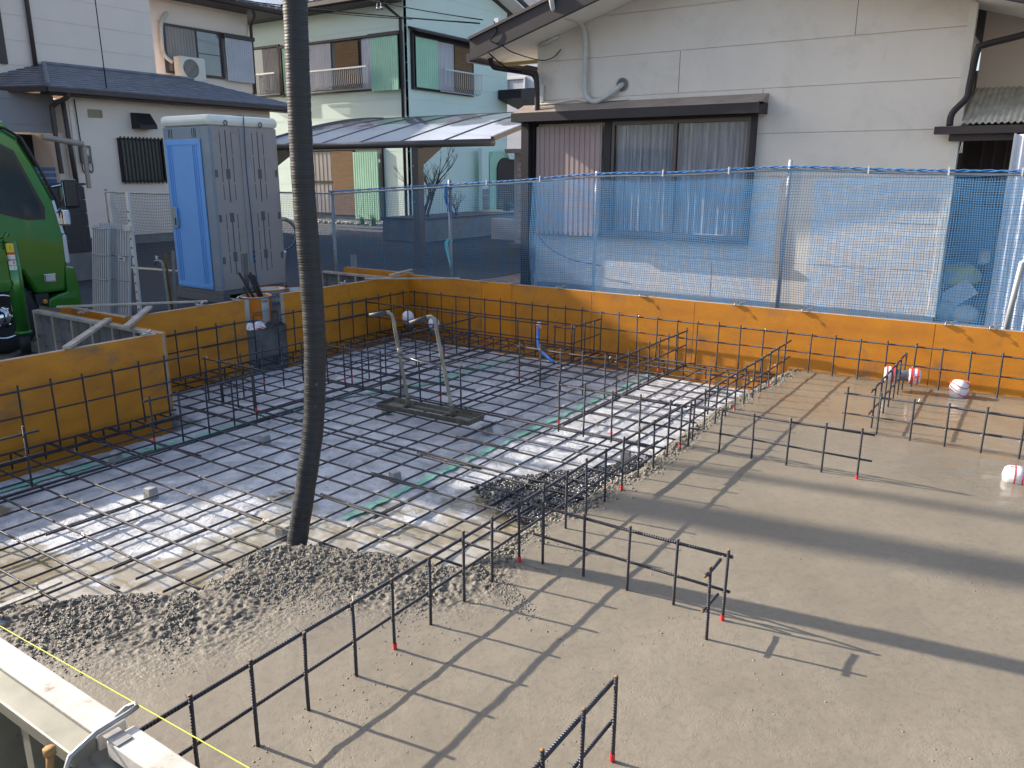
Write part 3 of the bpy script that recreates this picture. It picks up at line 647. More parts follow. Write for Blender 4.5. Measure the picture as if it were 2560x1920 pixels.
form_panel('grey timber framed form panel running back from the end of the near left form', 'x', .675, -5.46, -3.62, -1, zb=-.1)
form_panel('short orange form panel crossing behind the grey stained one', 'x', .846, -5.46, -4.44, 1, zb=-.1)
RX = [-4.42, -3.38, -2.98, -2.02, -.94, 1.05, 3.0]
RL = ['rear orange form panel in the far left corner', 'narrow brighter orange make-up panel in the rear form', 'rear orange form panel behind the blue pipe', 'rear orange form panel where the sunlight begins', 'long sunlit rear orange form panel with a blotched seam', 'rightmost sunlit rear orange form panel below the net']
for i in range(6): form_panel(RL[i], 'x', 4.30, RX[i]+.002, RX[i+1]-.002, 1, face=M_ply2 if i == 1 else None)
form_panel('outer form panel with bare timber frame left of the rear corner', 'x', 4.15, -5.65, -4.5, -1, zt=.48, zb=-.1)
form_panel('short orange outer form panel behind the rear corner', 'x', 4.42, -5.6, -4.5, 1, zt=.5, zb=-.1)
# low grey board in the gap
t = thing('low_board', 'low grey plywood board closing the gap between two orange forms', 'board', (-4.5, 2.24, 0))
b = MB(); b.box(-4.45, -4.438, 2.005, 2.468, -.28, .205); b.build('plywood', M_plyback, t)
b = MB(); b.box(-4.49, -4.4505, 2.005, 2.468, .18, .206); b.build('batten', M_batten, t)
# near form under the camera
t = thing('formwork_panel', 'sun bleached form wall crossing the bottom left corner, seen from behind', 'formwork', (-.5, -1.95, 0), FG)
b = MB(); b.box(-2.6, 2.6, -1.945, -1.932, -.25, .460); b.build('plywood_face', M_ply, t)
b = MB(); b.box(-2.6, .232, -1.992, -1.930, .462, .502); b.build('top_batten', M_fg, t, bevel=.003)
b = MB(); b.box(.262, 2.6, -1.992, -1.930, .462, .502); b.build('top_batten', M_fg, t, bevel=.003)
b = MB(); b.add([(-2.6, -1.993, .498), (.225, -1.993, .498), (.225, -2.050, .492), (-2.6, -2.050, .492), (-2.6, -1.993, .462), (.225, -1.993, .462), (.225, -2.046, .452), (-2.6, -2.046, .452)], [(3, 2, 1, 0), (4, 5, 6, 7), (0, 1, 5, 4), (1, 2, 6, 5), (2, 3, 7, 6), (3, 0, 4, 7)]); b.build('steel_cap', M_fg2, t, bevel=.004)
for x in (-1.2, -.75, -.30, -.045, .255, .7, 1.15, 1.6):
    b = MB(); b.box(x, x+.035, -2.028, -1.9475, -.2, .450); b.build('stud', M_fg2, t)
b = MB(); b.box(-2.6, 2.6, -1.950, -1.9475, -.2, .46); b.build('panel_back', M_plyback, t)
# clamp over the near form
t = thing('form_clamp', 'large wire clamp hooked over the near form by the yellow line', 'clamp', (.24, -1.95, .5))
b = MB(); b.tube([(.262, -2.10, .44), (.250, -2.06, .505), (.244, -2.00, .520), (.243, -1.93, .522), (.236, -1.905, .520), (.222, -1.900, .519), (.214, -1.918, .516), (.222, -1.945, .513)], .0058, 8); b.build('wire_hook', M_clip, t, smooth=True)
b = MB(); b.box(.245, .300, -1.990, -1.955, .504, .5055); b.build('plate', M_clip, t)
b = MB(); b.tube([(.205, -2.085, .44), (.200, -2.075, .50)], .008, 8); b.tube([(.20, -2.075, .499), (.20, -2.075, .512)], .013, 8)
b.build('bolt', M_rust, t, smooth=True)
b = MB(); b.tube([(.262, -2.10, .445), (.24, -2.115, .44), (.20, -2.12, .435), (.16, -2.12, .42)], .012, 8); b.build('lever', M_clip, t, smooth=True)
t = thing('form_clamp', 'bent steel clamp bar on the near form at the left edge', 'clamp', (-.5, -1.93, .5))
b = MB(); b.tube([(-.62, -2.02, .515), (-.45, -1.955, .520), (-.36, -1.905, .518)], .007, 8); b.build('bar', M_clip, t, smooth=True)
# steel separator lying in the rough concrete
t = thing('form_tie', 'flat slotted steel form tie lying on the rough concrete at the left edge', 'form tie', (-1.45, -1.28, .02))
b = MB(); b.bar((-1.41, -1.64, .035), (-1.40, -1.36, .035), .026, .006); b.build('strap', M_clip, t)
b = MB(); b.bar((-1.402, -1.39, .042), (-1.398, -1.30, .045), .045, .010); b.bar((-1.402, -1.385, .045), (-1.402, -1.385, .07), .008, .008); b.build('end_plate', M_clip, t)
b = MB(); b.lathe((-1.41, -1.665, .03), [(.013, 0), (.030, 0), (.030, .006), (.013, .006), (.013, 0)], 16); b.build('eye', M_clip, t)
# string line
b = MB(); b.tube([(-1.6, -1.868, .515), (-.589, -1.842, .405), (.465, -1.803, .400), (1.6, -1.76, .40)], .0016, 6); tag(b.build('string_line', M_yellow, smooth=True), 'taut fluorescent yellow string line above the near form', 'string line')
# clips on the forms
def clip(x, y, z, axis, label, proto=[None]):
    if proto[0] is None:
        t = thing('form_clip', label, 'clip', (0, 0, 0), 'steel clips along the tops of the forms')
        b = MB(); b.tube([(0, -.03, -.012), (0, -.03, .014), (0, .03, .018), (.012, .075, .012), (.02, .09, -.01)], .005, 6); b.build('hook', M_clip, t, smooth=True)
        b = MB(); b.bar((-.035, -.012, .012), (.045, -.008, .012), .016, .010); b.bar((.03, .01, .018), (.07, .03, .03), .012, .008); b.build('wedge', M_clip, t)
        proto[0] = t
    else:
        t = proto[0].copy(); col.objects.link(t)
        for ch in proto[0].children:
            c = ch.copy(); col.objects.link(c); c.parent = t
    t.location = (x, y, z); t.rotation_euler = (0, 0, 0 if axis == 'x' else PI/2); t['label'] = label
clip(-3.35, 4.30, .503, 'x', 'steel clip on the rear form at the narrow bright panel')
clip(-2.98, 4.30, .503, 'x', 'steel clip on the rear form left of the blue pipe')
clip(-2.40, 4.30, .503, 'x', 'steel clip on the rear form behind the blue pipe')
clip(-1.48, 4.30, .503, 'x', 'steel clip on the rear form at the start of the sunlight')
clip(-.556, 4.30, .503, 'x', 'steel clip casting a long slanting shadow left of the second net post')
clip(.03, 4.30, .503, 'x', 'steel clip just right of the second net post foot')
clip(1.12, 4.30, .503, 'x', 'steel clip casting a slanting shadow under the junk filled bay')
clip(1.42, 4.30, .503, 'x', 'steel clip below the clear corrugated panel')
clip(-3.60, .50, .503, 'y', 'steel clip at the free end of the near left form')
clip(-4.42, 1.52, .503, 'y', 'steel clip in the middle of the set back left form')
clip(-4.42, 1.90, .503, 'y', 'steel clip at the grey board end of the set back form')
clip(-4.42, 3.25, .503, 'y', 'steel clip on the left form behind the hose')
clip(-4.9, .74, .503, 'y', 'steel clip bridging the grey stained and orange cross forms')
def lath(label, a, b_, wd=.045, h=.022):
    b = MB(); b.bar(a, b_, wd, h); tag(b.build('timber_lath', M_scrap, bevel=.002), label, 'timber lath', 'timber laths laid across the forms')
lath('long thin lath laid over the set back forms below the steel gratings', (-5.25, .72, .53), (-4.46, 1.64, .53), .035, .016)
lath('pale lath spanning the set back form and the grey stained form', (-3.92, .55, .525), (-4.62, 1.18, .525), .05)
lath('pale lath from the near left form to the grey stained form', (-3.60, -.06, .515), (-4.40, .69, .515), .05)
lath('long flat lath across the rear corner of the forms', (-4.50, 3.66, .515), (-3.66, 4.28, .515), .035, .014)
lath('short raised lath crossing the rear corner', (-4.36, 3.92, .533), (-4.50, 4.44, .535), .04)
b = MB(); b.box(-5.86, -5.80, 4.80, 4.85, -.1, .60); tag(b.build('survey_peg', M_scrap), 'square timber peg standing behind the rear corner', 'peg')

# ------------------------------------------------------------------ hose
hp = [(-1.03, -.192, 4.4), (-1.03, -.193, 2.7), (-1.034, -.193, 2.342), (-1.045, -.195, 1.977), (-1.051, -.196, 1.591), (-1.043, -.194, 1.182), (-1.034, -.203, .862), (-1.034, -.236, .532), (-1.034, -.297, .272), (-1.034, -.376, -.007), (-1.032, -.40, -.075)]
def smooth_path(P, n):
    P = [Vector(p) for p in P]; o = []
    for i in range(len(P)-1):
        p0 = P[max(i-1, 0)]; p1 = P[i]; p2 = P[i+1]; p3 = P[min(i+2, len(P)-1)]; k = max(2, int((p2-p1).length/n))
        for j in range(k):
            t = j/k; o.append(.5*((2*p1)+(-p0+p2)*t+(2*p0-5*p1+4*p2-p3)*t*t+(-p0+3*p1-3*p2+p3)*t**3))
    o.append(P[-1]); return o
path = smooth_path(hp, .0035)
rs = []; acc = 0
for i, q in enumerate(path):
    if i: acc += (q-path[i-1]).length
    rs.append(.0505-.003*sstep(1.2, 0, np.array([q.z]))[0]+.00060*math.sin(2*PI*acc/.0125)+.0006*math.sin(acc*37)+.0004*math.sin(acc*171))
b = MB(); b.tube(path, rs, 32); tag(b.build('concrete_hose', M_hose, smooth=True), 'thick black ribbed concrete pump hose hanging down into the rough concrete', 'hose')

# ------------------------------------------------------------------ tamper
t = thing('concrete_tamper', 'long muddy roller tray tamper with two upright crook handles resting on the mesh', 'tamper', (-1.87, 1.56, -.03))
A = Vector((-2.272, 1.462, 0)); B_ = Vector((-1.431, 1.487, 0)); D_ = (B_-A).normalized(); W_ = Vector((-D_.y, D_.x, 0)); LN = (B_-A).length; WD = .185; Z0 = -.045
def tp(s, wv, z): q = A+D_*s+W_*wv; return (q.x, q.y, z)
b = MB()
b.bar(tp(0, 0, Z0+.018), tp(LN, 0, Z0+.018), .006, .036); b.bar(tp(0, WD, Z0+.018), tp(LN, WD, Z0+.018), .006, .036)
b.bar(tp(.003, .003, Z0+.018), tp(.003, WD-.003, Z0+.018), .006, .036); b.bar(tp(LN-.003, .003, Z0+.018), tp(LN-.003, WD-.003, Z0+.018), .006, .036)
b.build('tray_frame', M_mud, t)
b = MB(); b.bar(tp(.20, WD*.5, Z0+.024), tp(LN-.18, WD*.5, Z0+.024), .035, .022)
for s in (.22, LN-.24): b.bar(tp(s, .005, Z0+.020), tp(s, WD-.005, Z0+.020), .014, .02)
b.build('cross_member', M_mud, t)
b = MB()
for i in range(60): s = .01+i*(LN-.02)/59; b.bar(tp(s, -.006, Z0+.006), tp(s, -.006, Z0+.028), .007, .004)
b.build('stud_row', M_mud, t)
for s0, s1 in ((.01, .21), (LN-.22, LN-.01)):
    b = MB()
    for i in range(13): s = s0+(s1-s0)*i/12; b.tube([tp(s, .005, Z0+.014), tp(s, WD-.005, Z0+.014)], .0016, 4)
    for i in range(11): wv = .01+(WD-.02)*i/10; b.tube([tp(s0, wv, Z0+.0165), tp(s1, wv, Z0+.0165)], .0016, 4)
    b.build('mesh_screen', M_mud, t)
def crook(base, top, tip, gl):
    b = MB(); pts = smooth_path([base, base+(top-base)*.5, base+(top-base)*.85, top, top+Vector((-.035, -.004, .045)), tip], .02)
    b.tube(pts, .0135, 10); h = b.build('handle', M_handle, t, smooth=True)
    b = MB(); q = top+Vector((-.035, -.004, .045)); d = (tip-q).normalized(); b.tube([tip-d*gl, tip+d*.004], .0185, 12); b.build('grip', M_grip, h, smooth=True)
    b = MB(); d = (top-base).normalized(); b.tube([base-d*.01, base+d*.07], .019, 10); b.build('socket', M_mud, h, smooth=True)
    return h
h1 = crook(Vector((-2.03, 1.552, -.02)), Vector((-2.11, 1.50, .63)), Vector((-2.24, 1.40, .62+.035)), .12)
h2 = crook(Vector((-1.625, 1.56, -.02)), Vector((-1.72, 1.50, .64)), Vector((-1.86, 1.40, .64)), .12)
b = MB(); b.tube([(-2.08, 1.525, .37), (-2.075, 1.522, .42)], .020, 10); b.build('collar', M_handle, h1, smooth=True)
b = MB(); b.tube([(-2.07, 1.525, .365), (-1.9, 1.52, .345), (-1.69, 1.525, .335)], .0035, 6); b.build('cross_wire', M_wire, t, smooth=True)

# ------------------------------------------------------------------ pipe stubs
def sleeve(label, x, y, z, r, ln, az, ang=0):
    t = thing('pipe_stub', label, 'pipe stub', (x, y, z), 'pipe stubs with wrapped ends')
    d = Vector((math.cos(az)*math.cos(ang), math.sin(az)*math.cos(ang), math.sin(ang))); c = Vector((x, y, z))
    b = MB(); b.tube([c-d*ln*.6, c+d*ln*.1], r*.9, 20); b.build('pipe', M_pvc, t, smooth=True)
    b = MB(); pts = [c+d*ln*f for f in (.05, .2, .38, .46, .5)]; b.tube(pts, [r*1.02, r*1.05, r, r*.75, r*.05], 20); wv = b.build('wrapped_end', M_wrap, t, smooth=True)
    b = MB(); b.tube([c+d*ln*.24, c+d*ln*.27], r*1.065, 20, 0, None); b.tube([c+d*ln*.08, c+d*ln*.11], r*1.06, 20, 0, None); b.build('red_band', M_redprint, wv, smooth=True)
    return t
t = thing('pipe_stub', 'white and red wrapped ball shaped pipe cap standing in the concrete at right', 'pipe stub', (1.29, 4.08, 0), 'pipe stubs with wrapped ends')
b = MB(); b.lathe((1.29, 4.08, -.02), [(.052, 0), (.062, .03), (.070, .07), (.066, .11), (.045, .14), (.01, .148)], 24); b.build('wrapped_end', M_wrap, t, smooth=True)
b = MB()
for zz, r1 in ((.045, .0672), (.105, .0685)):
    b.tube([(1.29+r1*math.cos(a)*1.02, 4.08+r1*math.sin(a)*1.02, zz-.01+.018*math.sin(2*a)) for a in [2*PI*i/32 for i in range(32)]], .0032, 6, closed=True)
b.build('red_band', M_redprint, t, smooth=True)
t = thing('pipe_stub', 'grey pipe sleeve with both ends wrapped, passing through the rear right cage', 'pipe stub', (.90, 3.98, .13), 'pipe stubs with wrapped ends')
b = MB(); b.tube([(.80, 3.96, .13), (1.0, 4.0, .13)], .042, 20); b.build('pipe', M_pvc, t, smooth=True)
for s in (-1, 1):
    b = MB(); b.tube([(.90+s*.045, 3.98+s*.008, .13), (.90+s*.10, 3.98+s*.018, .13), (.90+s*.125, 3.98+s*.022, .13)], [.055, .062, .05], 20); w_ = b.build('wrapped_end', M_wrap, t, smooth=True)
    b = MB(); b.tube([(.90+s*.055, 3.98+s*.010, .13), (.90+s*.075, 3.98+s*.0135, .13)], .0632, 20, 0, None); b.tube([(.90+s*.10, 3.98+s*.018, .13), (.90+s*.112, 3.98+s*.020, .13)], .0625, 20, 0, None); b.build('red_band', M_redprint, w_, smooth=True)
sleeve('grey pipe stub with a red and white end at the picture\'s right edge', 1.80, 2.30, .03, .055, .24, PI+.1)
sleeve('left of the two wrapped pipe ends in the rear corner', -3.95, 3.74, .10, .062, .30, -.9, .55)
sleeve('right of the two wrapped pipe ends in the rear corner', -3.58, 3.72, .08, .058, .30, -.9, .45)
t = thing('water_pipe', 'blue water pipe curving up from the mesh with a red and white taped tip', 'pipe', (-2.2, 3.7, 0))
b = MB(); b.tube(smooth_path([(-1.95, 3.47, -.05), (-2.03, 3.50, -.02), (-2.20, 3.62, .02), (-2.32, 3.78, .09), (-2.36, 3.86, .19)], .01), .016, 12); pp = b.build('pipe', M_bluepipe, t, smooth=True)
b = MB(); b.tube([(-2.355, 3.85, .165), (-2.362, 3.865, .215), (-2.364, 3.867, .225)], [.024, .024, .012], 12); tw = b.build('taped_tip', M_wrap, pp, smooth=True)
b = MB(); b.tube([(-2.362, 3.864, .200), (-2.364, 3.868, .214)], .0255, 12); b.build('red_band', M_redprint, tw, smooth=True)

# ------------------------------------------------------------------ wall with siding courses
def clip_poly(P, lo, hi):
    def cut(P, z, keep_above):
        o = []
        for i in range(len(P)):
            a, b = P[i], P[(i+1) % len(P)]; ia = (a[1] >= z) == keep_above or a[1] == z; ib = (b[1] >= z) == keep_above or b[1] == z
            if ia: o.append(a)
            if ia != ib: t = (z-a[1])/(b[1]-a[1]); o.append((a[0]+(b[0]-a[0])*t, z))
        return o
    P = cut(P, lo, True)
    return cut(P, hi, False) if len(P) > 2 else []
def siding(parent, axis, plane, out, poly, lines, material, th=.014, gap=.008, name='wall', backmat=None, depth=.12):
    """poly in (a, z). axis 'y': wall spans x at y=plane; axis 'x': spans y at x=plane. out = outward sign"""
    b = MB(); ls = sorted(set([-50]+list(lines)+[50]))
    for lo, hi in zip(ls[:-1], ls[1:]):
        q = clip_poly(poly, lo+gap/2, hi-gap/2)
        if len(q) > 2: b.prism(q, axis, plane-out*th, plane)
    b.prism(poly, axis, plane-out*(th+depth), plane-out*th*.95)
    return b.build(name, material, parent)
def ribbed(parent, axis, plane, out, a0, a1, z0, z1, material, pitch=.06, name='shutter', depth=.012):
    b = MB(); n = max(3, round((a1-a0)/pitch)); P = [(a0, plane-out*.02)]
    for i in range(n):
        s = a0+(a1-a0)*i/n; w_ = (a1-a0)/n
        P += [(s, plane), (s+w_*.62, plane), (s+w_*.70, plane-out*depth), (s+w_*.92, plane-out*depth)]
    P += [(a1, plane), (a1, plane-out*.02)]
    if axis == 'y': b.prism([(x, y) for x, y in P], 'z', z0, z1)
    else: b.prism([(y, x) for x, y in P], 'z', z0, z1)
    return b.build(name, material, parent)
def frame_rect(b, axis, plane, out, a0, a1, z0, z1, fw, d0, d1):
    lo, hi = sorted((plane+out*d0, plane+out*d1))
    for r in ((a0, a1, z1-fw, z1), (a0, a1, z0, z0+fw), (a0, a0+fw, z0+fw, z1-fw), (a1-fw, a1, z0+fw, z1-fw)):
        if axis == 'y': b.box(r[0], r[1], lo, hi, r[2], r[3])
        else: b.box(lo, hi, r[0], r[1], r[2], r[3])
def slabp(b, axis, plane, out, a0, a1, z0, z1, d0, d1):
    lo, hi = sorted((plane+out*d0, plane+out*d1))
    if axis == 'y': b.box(a0, a1, lo, hi, z0, z1)
    else: b.box(lo, hi, a0, a1, z0, z1)

# ------------------------------------------------------------------ right neighbour house (gable wall)
H = thing('gable_house', 'single storey house with warm grey siding, brown trimmed gable and large bay window', 'house', (-2.0, 7.57, 0))
YW = 7.57; sl = .285
zL = 3.40; xr = -1.96; xl0, xr0 = -4.715, .68
def zr(x): return zL+sl*(x-xl0) if x < xr else zL+sl*(xr-xl0)-.30*(x-xr)
gp = [(xl0, .05), (xr0, .05), (xr0, zr(xr0)), (xr, zr(xr)), (xl0, zL)]
wall = siding(H, 'y', YW, -1, gp, [.553, 1.083, 1.60, 2.115, 2.64, 3.155, 3.67], M_siding)
for a in ((xl0-.03, xl0+.045, zL-.02), (xr0-.055, xr0+.02, zr(xr0)-.02)): b = MB(); b.box(a[0], a[1], YW-.012-.006, YW+.1, .04, a[2]); b.build('corner_trim', M_trimw, wall)
b = MB(); b.box(xl0, xr0, YW-.03, YW-.002, -.3, .047); b.build('foundation', M_creamg, H)
for x, z0, z1 in ((-2.60, 2.645, 3.15), (-1.5, 2.5, 2.636), (-2.0, .06, .548), (-.5, 3.16, 3.6)): b = MB(); b.box(x, x+.006, YW-.0012, YW+.002, z0, z1); b.build('board_joint', M_darkbrown, wall)
for a in ((-4.72, -4.60, YW+.12, 13.5, .0, 3.3), (.555, .675, YW+.15, 8.47, 0, 3.1), (-4.59, 3.5, 13.4, 13.5, 0, 3.3)): b = MB(); b.box(*a); b.build('side_wall', M_siding, H)
# roof: two pitched slabs, soffit, barge board
yo = 6.88
def roof_pt(x, dz=0): return (x, zr(x)+dz)
b = MB(); xe, xw = 3.6, -5.42
for x0, x1, s in ((xw, xr, 1), (xr, xe, -1)):
    P = [(x0, zr(x0)+.10), (x1, zr(x1)+.10), (x1, zr(x1)+.20), (x0, zr(x0)+.20)]
    b.prism(P, 'y', yo+.03, 13.8)
roof = b.build('roof', M_brown2, H)
b = MB()
for x0, x1 in ((xw+.03, xr), (xr, xe)): b.prism([(x0, zr(x0)+.004), (x1, zr(x1)+.004), (x1, zr(x1)+.095), (x0, zr(x0)+.095)], 'y', yo+.035, YW+.6)
b.build('soffit', M_soffit, roof)
b = MB()
for x0, x1 in ((xw, xr), (xr, xe)): b.prism([(x0, zr(x0)-.04), (x1, zr(x1)-.04), (x1, zr(x1)+.225), (x0, zr(x0)+.225)], 'y', yo-.03, yo+.028)
b.build('barge_board', M_brown, roof)
b = MB()
for x0, x1 in ((xw-.02, xr), (xr, xe)): b.prism([(x0, zr(x0)+.226), (x1, zr(x1)+.226), (x1, zr(x1)+.262), (x0, zr(x0)+.262)], 'y', yo-.055, yo+.15)
b.build('ridge_cap', M_brown2, roof)
b = MB(); b.box(xw-.07, xw-.01, yo-.02, 13.8, zr(xw)-.06, zr(xw)+.05); b.build('gutter', M_brown, roof)
b = MB(); b.box(xw+.03, xl0-.03, YW-.0, YW+.02, zr(xw)-.05, zr(xw)+.0); b.build('soffit_trim', mat('yellowed trim', (.45, .36, .14), rough=.6), roof)
# bay window group
win = thing  # noqa
b = MB(); frame_rect(b, 'y', YW, -1, -4.77, -1.53, .76, 2.37, .055, .0, .10); b.box(-3.60, -3.50, YW-.10, YW-.005, .81, 2.31); wf = b.build('window', M_brown, H)
ribbed(wf, 'y', YW-.105, -1, -4.70, -3.635, .775, 2.275, M_pinksh, .085, 'shutter_box')
b = MB(); frame_rect(b, 'y', YW, -1, -3.50, -1.585, .815, 2.315, .045, .02, .085); b.box(-2.60, -2.55, YW-.085, YW-.02, .86, 2.27); b.build('sash', mat('bronze sash', (.11, .09, .085), rough=.4, metal=.4), wf)
def curtain(parent, x0, x1, z0, z1, y):
    b = MB(); n = 60; P = []
    for i in range(n+1): x = x0+(x1-x0)*i/n; P.append((x, y+.012*math.sin(i*.9)+.008*math.sin(i*2.3)))
    P += [(x1, y+.05), (x0, y+.05)]
    b.prism(P, 'z', z0, z1); return b.build('curtain', M_curt, parent, smooth=False)
curtain(wf, -3.42, -2.62, .87, 2.26, YW-.040); curtain(wf, -2.54, -1.64, .87, 2.26, YW-.040)
for x0, x1 in ((-3.455, -2.60), (-2.55, -1.63)):
    b = MB(); b.box(x0, x1, YW-.062, YW-.058, .862, 2.268); gm = b.build('pane', mat('clear window pane', (.03, .035, .045), rough=.03, alpha=.16, spec=1.0, coat=.3), wf)
b = MB(); b.box(-3.5, -1.5, YW-.13, YW-.101, .76, .80); b.build('sill', M_brown, wf)
b = MB(); b.box(-2.22, -1.82, YW-.14, YW-.1305, .866, .876); b.build('sill_strip', M_trimw, wf)
# hood over the window
b = MB(); b.prism([(YW-.004, 2.585), (YW-.004, 2.50), (YW-.33, 2.425), (YW-.33, 2.455)], 'x', -4.98, -1.42); hd = b.build('window_hood', mat('sunlit brown hood top', (.33, .27, .23), (.24, .19, .165), scale=5, rough=.5), H)  # hood top coloured paler than the fascia to stand for sunlight on it
b = MB(); b.box(-4.98, -1.42, YW-.345, YW-.331, 2.34, 2.46); b.box(-4.98, -4.965, YW-.33, YW-.006, 2.34, 2.45); b.box(-1.435, -1.42, YW-.33, YW-.006, 2.34, 2.47); b.box(-4.96, -1.44, YW-.33, YW-.006, 2.345, 2.36); b.build('fascia', M_brown, hd)
# dark post + cables at the corner, downpipes
b = MB(); b.box(-4.90, -4.775, YW-.2, YW-.02, .0, 2.34); b.build('corner_post', M_brown, H)
b = MB(); b.tube(smooth_path([(-5.36, 7.25, 3.26), (-5.33, 7.28, 3.12), (-5.20, 7.3, 3.08), (-4.72, 7.36, 2.99), (-4.64, 7.36, 2.90), (-4.62, 7.36, 2.46)], .03), .038, 10); b.build('downpipe', M_brown, H, smooth=True)
b = MB(); b.tube(smooth_path([(-4.08, 6.80, 3.92), (-4.07, 6.9, 3.66), (-4.0, 7.4, 3.60), (-3.95, 7.49, 3.42), (-3.94, 7.50, 3.1), (-3.93, 7.50, 2.72), (-3.84, 7.50, 2.60), (-3.70, 7.50, 2.60), (-3.50, 7.50, 2.70), (-3.41, 7.53, 2.77), (-3.40, 7.60, 2.79)], .02), .034, 14); b.build('conduit', M_wrapc, H, smooth=True)
b = MB(); b.lathe((-3.40, YW, 2.79), [(.075, -.008), (.085, -.02), (.060, -.025), (.055, -.01)], 20, 'y'); b.build('conduit_collar', M_creamg, H, smooth=True)
b = MB(); b.tube(smooth_path([(-4.76, 7.45, 2.52), (-4.70, 7.52, 2.58), (-4.4, 7.53, 2.60), (-4.1, 7.53, 2.63), (-3.9, 7.53, 2.60), (-3.3, 7.54, 2.595)], .03), .012, 6); b.build('cable', M_trimw, H, smooth=True)
b = MB(); b.box(-4.70, -4.63, YW-.05, YW-.014, 2.62, 2.86); b.build('junction_box', M_white, H, bevel=.008)
b = MB(); b.tube(smooth_path([(-4.72, 7.5, .80), (-4.5, 7.5, .58), (-4.1, 7.5, .42), (-3.6, 7.5, .36)], .03), .006, 5); b.tube(smooth_path([(-5.2, 7.0, 3.25), (-5.0, 7.2, 3.05), (-4.75, 7.38, 2.98), (-4.66, 7.42, 2.7), (-4.70, 7.44, 2.3), (-4.72, 7.44, .8)], .05), .009, 5)
b.tube(smooth_path([(-5.0, 6.84, 3.62), (-4.95, 6.83, 3.48), (-5.05, 6.83, 3.38), (-4.9, 6.86, 3.32), (-4.75, 6.95, 3.22), (-4.6, 7.4, 3.16), (-4.45, 7.5, 3.2), (-4.35, 7.53, 3.3)], .04), .007, 5)
b.build('service_cable', M_cable, H, smooth=True)
b = MB(); b.tube([(-4.72, 7.52, 3.36), (-4.40, 7.545, 3.47)], .02, 8); b.build('cable_duct', M_white, H, smooth=True)
b = MB(); b.box(-5.0, -4.93, 6.842, 6.849, 3.58, 3.66); b.build('cable_bracket', M_white, H)
# ---- annex with corrugated lean-to roof
b = MB(); ax0, ax1 = .70, 4.2
siding(H, 'y', 8.5, -1, [(.70, 2.45), (4.2, 2.45), (4.2, 3.6), (.70, 3.6)], [], M_cream, name='annex_wall')
b = MB(); n = 60; P = []
for i in range(n*2+1): x = .70+(4.2-.70)*i/(n*2); P.append((x, .012 if i % 2 else -.012))
vs = []; fs = []
for (x, dz) in P: vs += [(x, 8.48, 2.60+dz), (x, 7.50, 2.17+dz), (x, 8.48, 2.594+dz), (x, 7.50, 2.164+dz)]
for i in range(len(P)-1): a = 4*i; fs += [(a, a+4, a+5, a+1), (a+2, a+3, a+7, a+6), (a+1, a+5, a+7, a+3)]
b.add(vs, fs); b.build('lean_to_roof', M_tin, H, fixn=False)
b = MB(); b.box(.46, 4.2, 7.40, 7.49, 2.055, 2.135); b.build('annex_gutter', M_brown, H)
b = MB(); b.box(.60, 4.2, 7.50, 7.55, 1.985, 2.06); b.build('beam', M_brown2, H)
b = MB(); b.tube(smooth_path([(1.9, 7.46, 3.22), (1.2, 7.46, 3.02), (.82, 7.46, 2.94), (.76, 7.46, 2.88), (.735, 7.46, 2.55), (.722, 7.46, 2.42), (.61, 7.44, 2.27), (.60, 7.44, 2.14)], .03), .034, 12); b.build('annex_downpipe', M_brown, H, smooth=True)
b = MB(); b.box(.70, 4.2, 8.42, 8.5, -.1, 2.44); b.box(.69, .72, 7.75, 8.4, 0, 2.1); b.build('dark_screen', M_darkbrown, H)
b = MB()
for i in range(9): x = .86+.12*i; b.box(x, x+.02, 8.395, 8.418, .2, 2.40)
b.build('screen_slats', M_brown2, H)
b = MB(); b.tube([(.735, 7.52, 1.98), (.725, 7.52, 1.86), (.745, 7.52, 1.86), (.74, 7.52, 1.98)], .005, 5); tag(b.build('cord_loop', M_trimw, smooth=True), 'small pale cord loop hanging under the annex gutter', 'cord')

# junk in the bay
b = MB(); c = Vector((.86, 7.9, .27)); Rm = Matrix.Rotation(rad(-40), 3, 'Y')
bx_ = [Vector((a*.19, bb*.02, cc*.105)) for cc in (-1, 1) for bb in (-1, 1) for a in (-1, 1)]
b.add([c+Rm @ v for v in bx_], [(0, 2, 3, 1), (4, 5, 7, 6), (0, 1, 5, 4), (2, 6, 7, 3), (0, 4, 6, 2), (1, 3, 7, 5)]); tag(b.build('foam_board', M_paper), 'tilted white foam board on the junk pile under the annex', 'board')
def blob(name, label, cat, c, s, material, seed):
    b = MB(); r = np.random.default_rng(seed); n, m_ = 20, 12; vs = []; ph = r.random(6)*6
    for i in range(m_+1):
        for k in range(n):
            th = PI*i/m_; p = 2*PI*k/n; e = 1+.10*math.sin(3*p+ph[0]+2*th)+.07*math.sin(5*th+ph[1]+p)+.05*math.sin(7*p+ph[2])
            x, y, z = math.sin(th)*math.cos(p), math.sin(th)*math.sin(p), math.cos(th)
            f = lambda q: math.copysign(abs(q)**.7, q)
            vs.append((c[0]+f(x)*s[0]*e, c[1]+f(y)*s[1]*e, c[2]+f(z)*s[2]*e))
    b.add(vs, [(i*n+k, (i+1)*n+k, (i+1)*n+(k+1) % n, i*n+(k+1) % n) for i in range(m_) for k in range(n)])
    return tag(b.build(name, material, smooth=True), label, cat)
blob('sack', 'crumpled yellow sack above the foam board in the annex', 'sack', (.86, 8.02, .50), (.19, .14, .12), M_bagy, 1)
blob('bag', 'pale plastic bag at the foot of the annex, right of the other', 'bag', (.99, 7.75, .07), (.13, .12, .10), M_bagw, 2)
blob('bag', 'pale plastic bag tucked against the house corner', 'bag', (.77, 7.85, .07), (.10, .12, .12), M_bagw, 3)
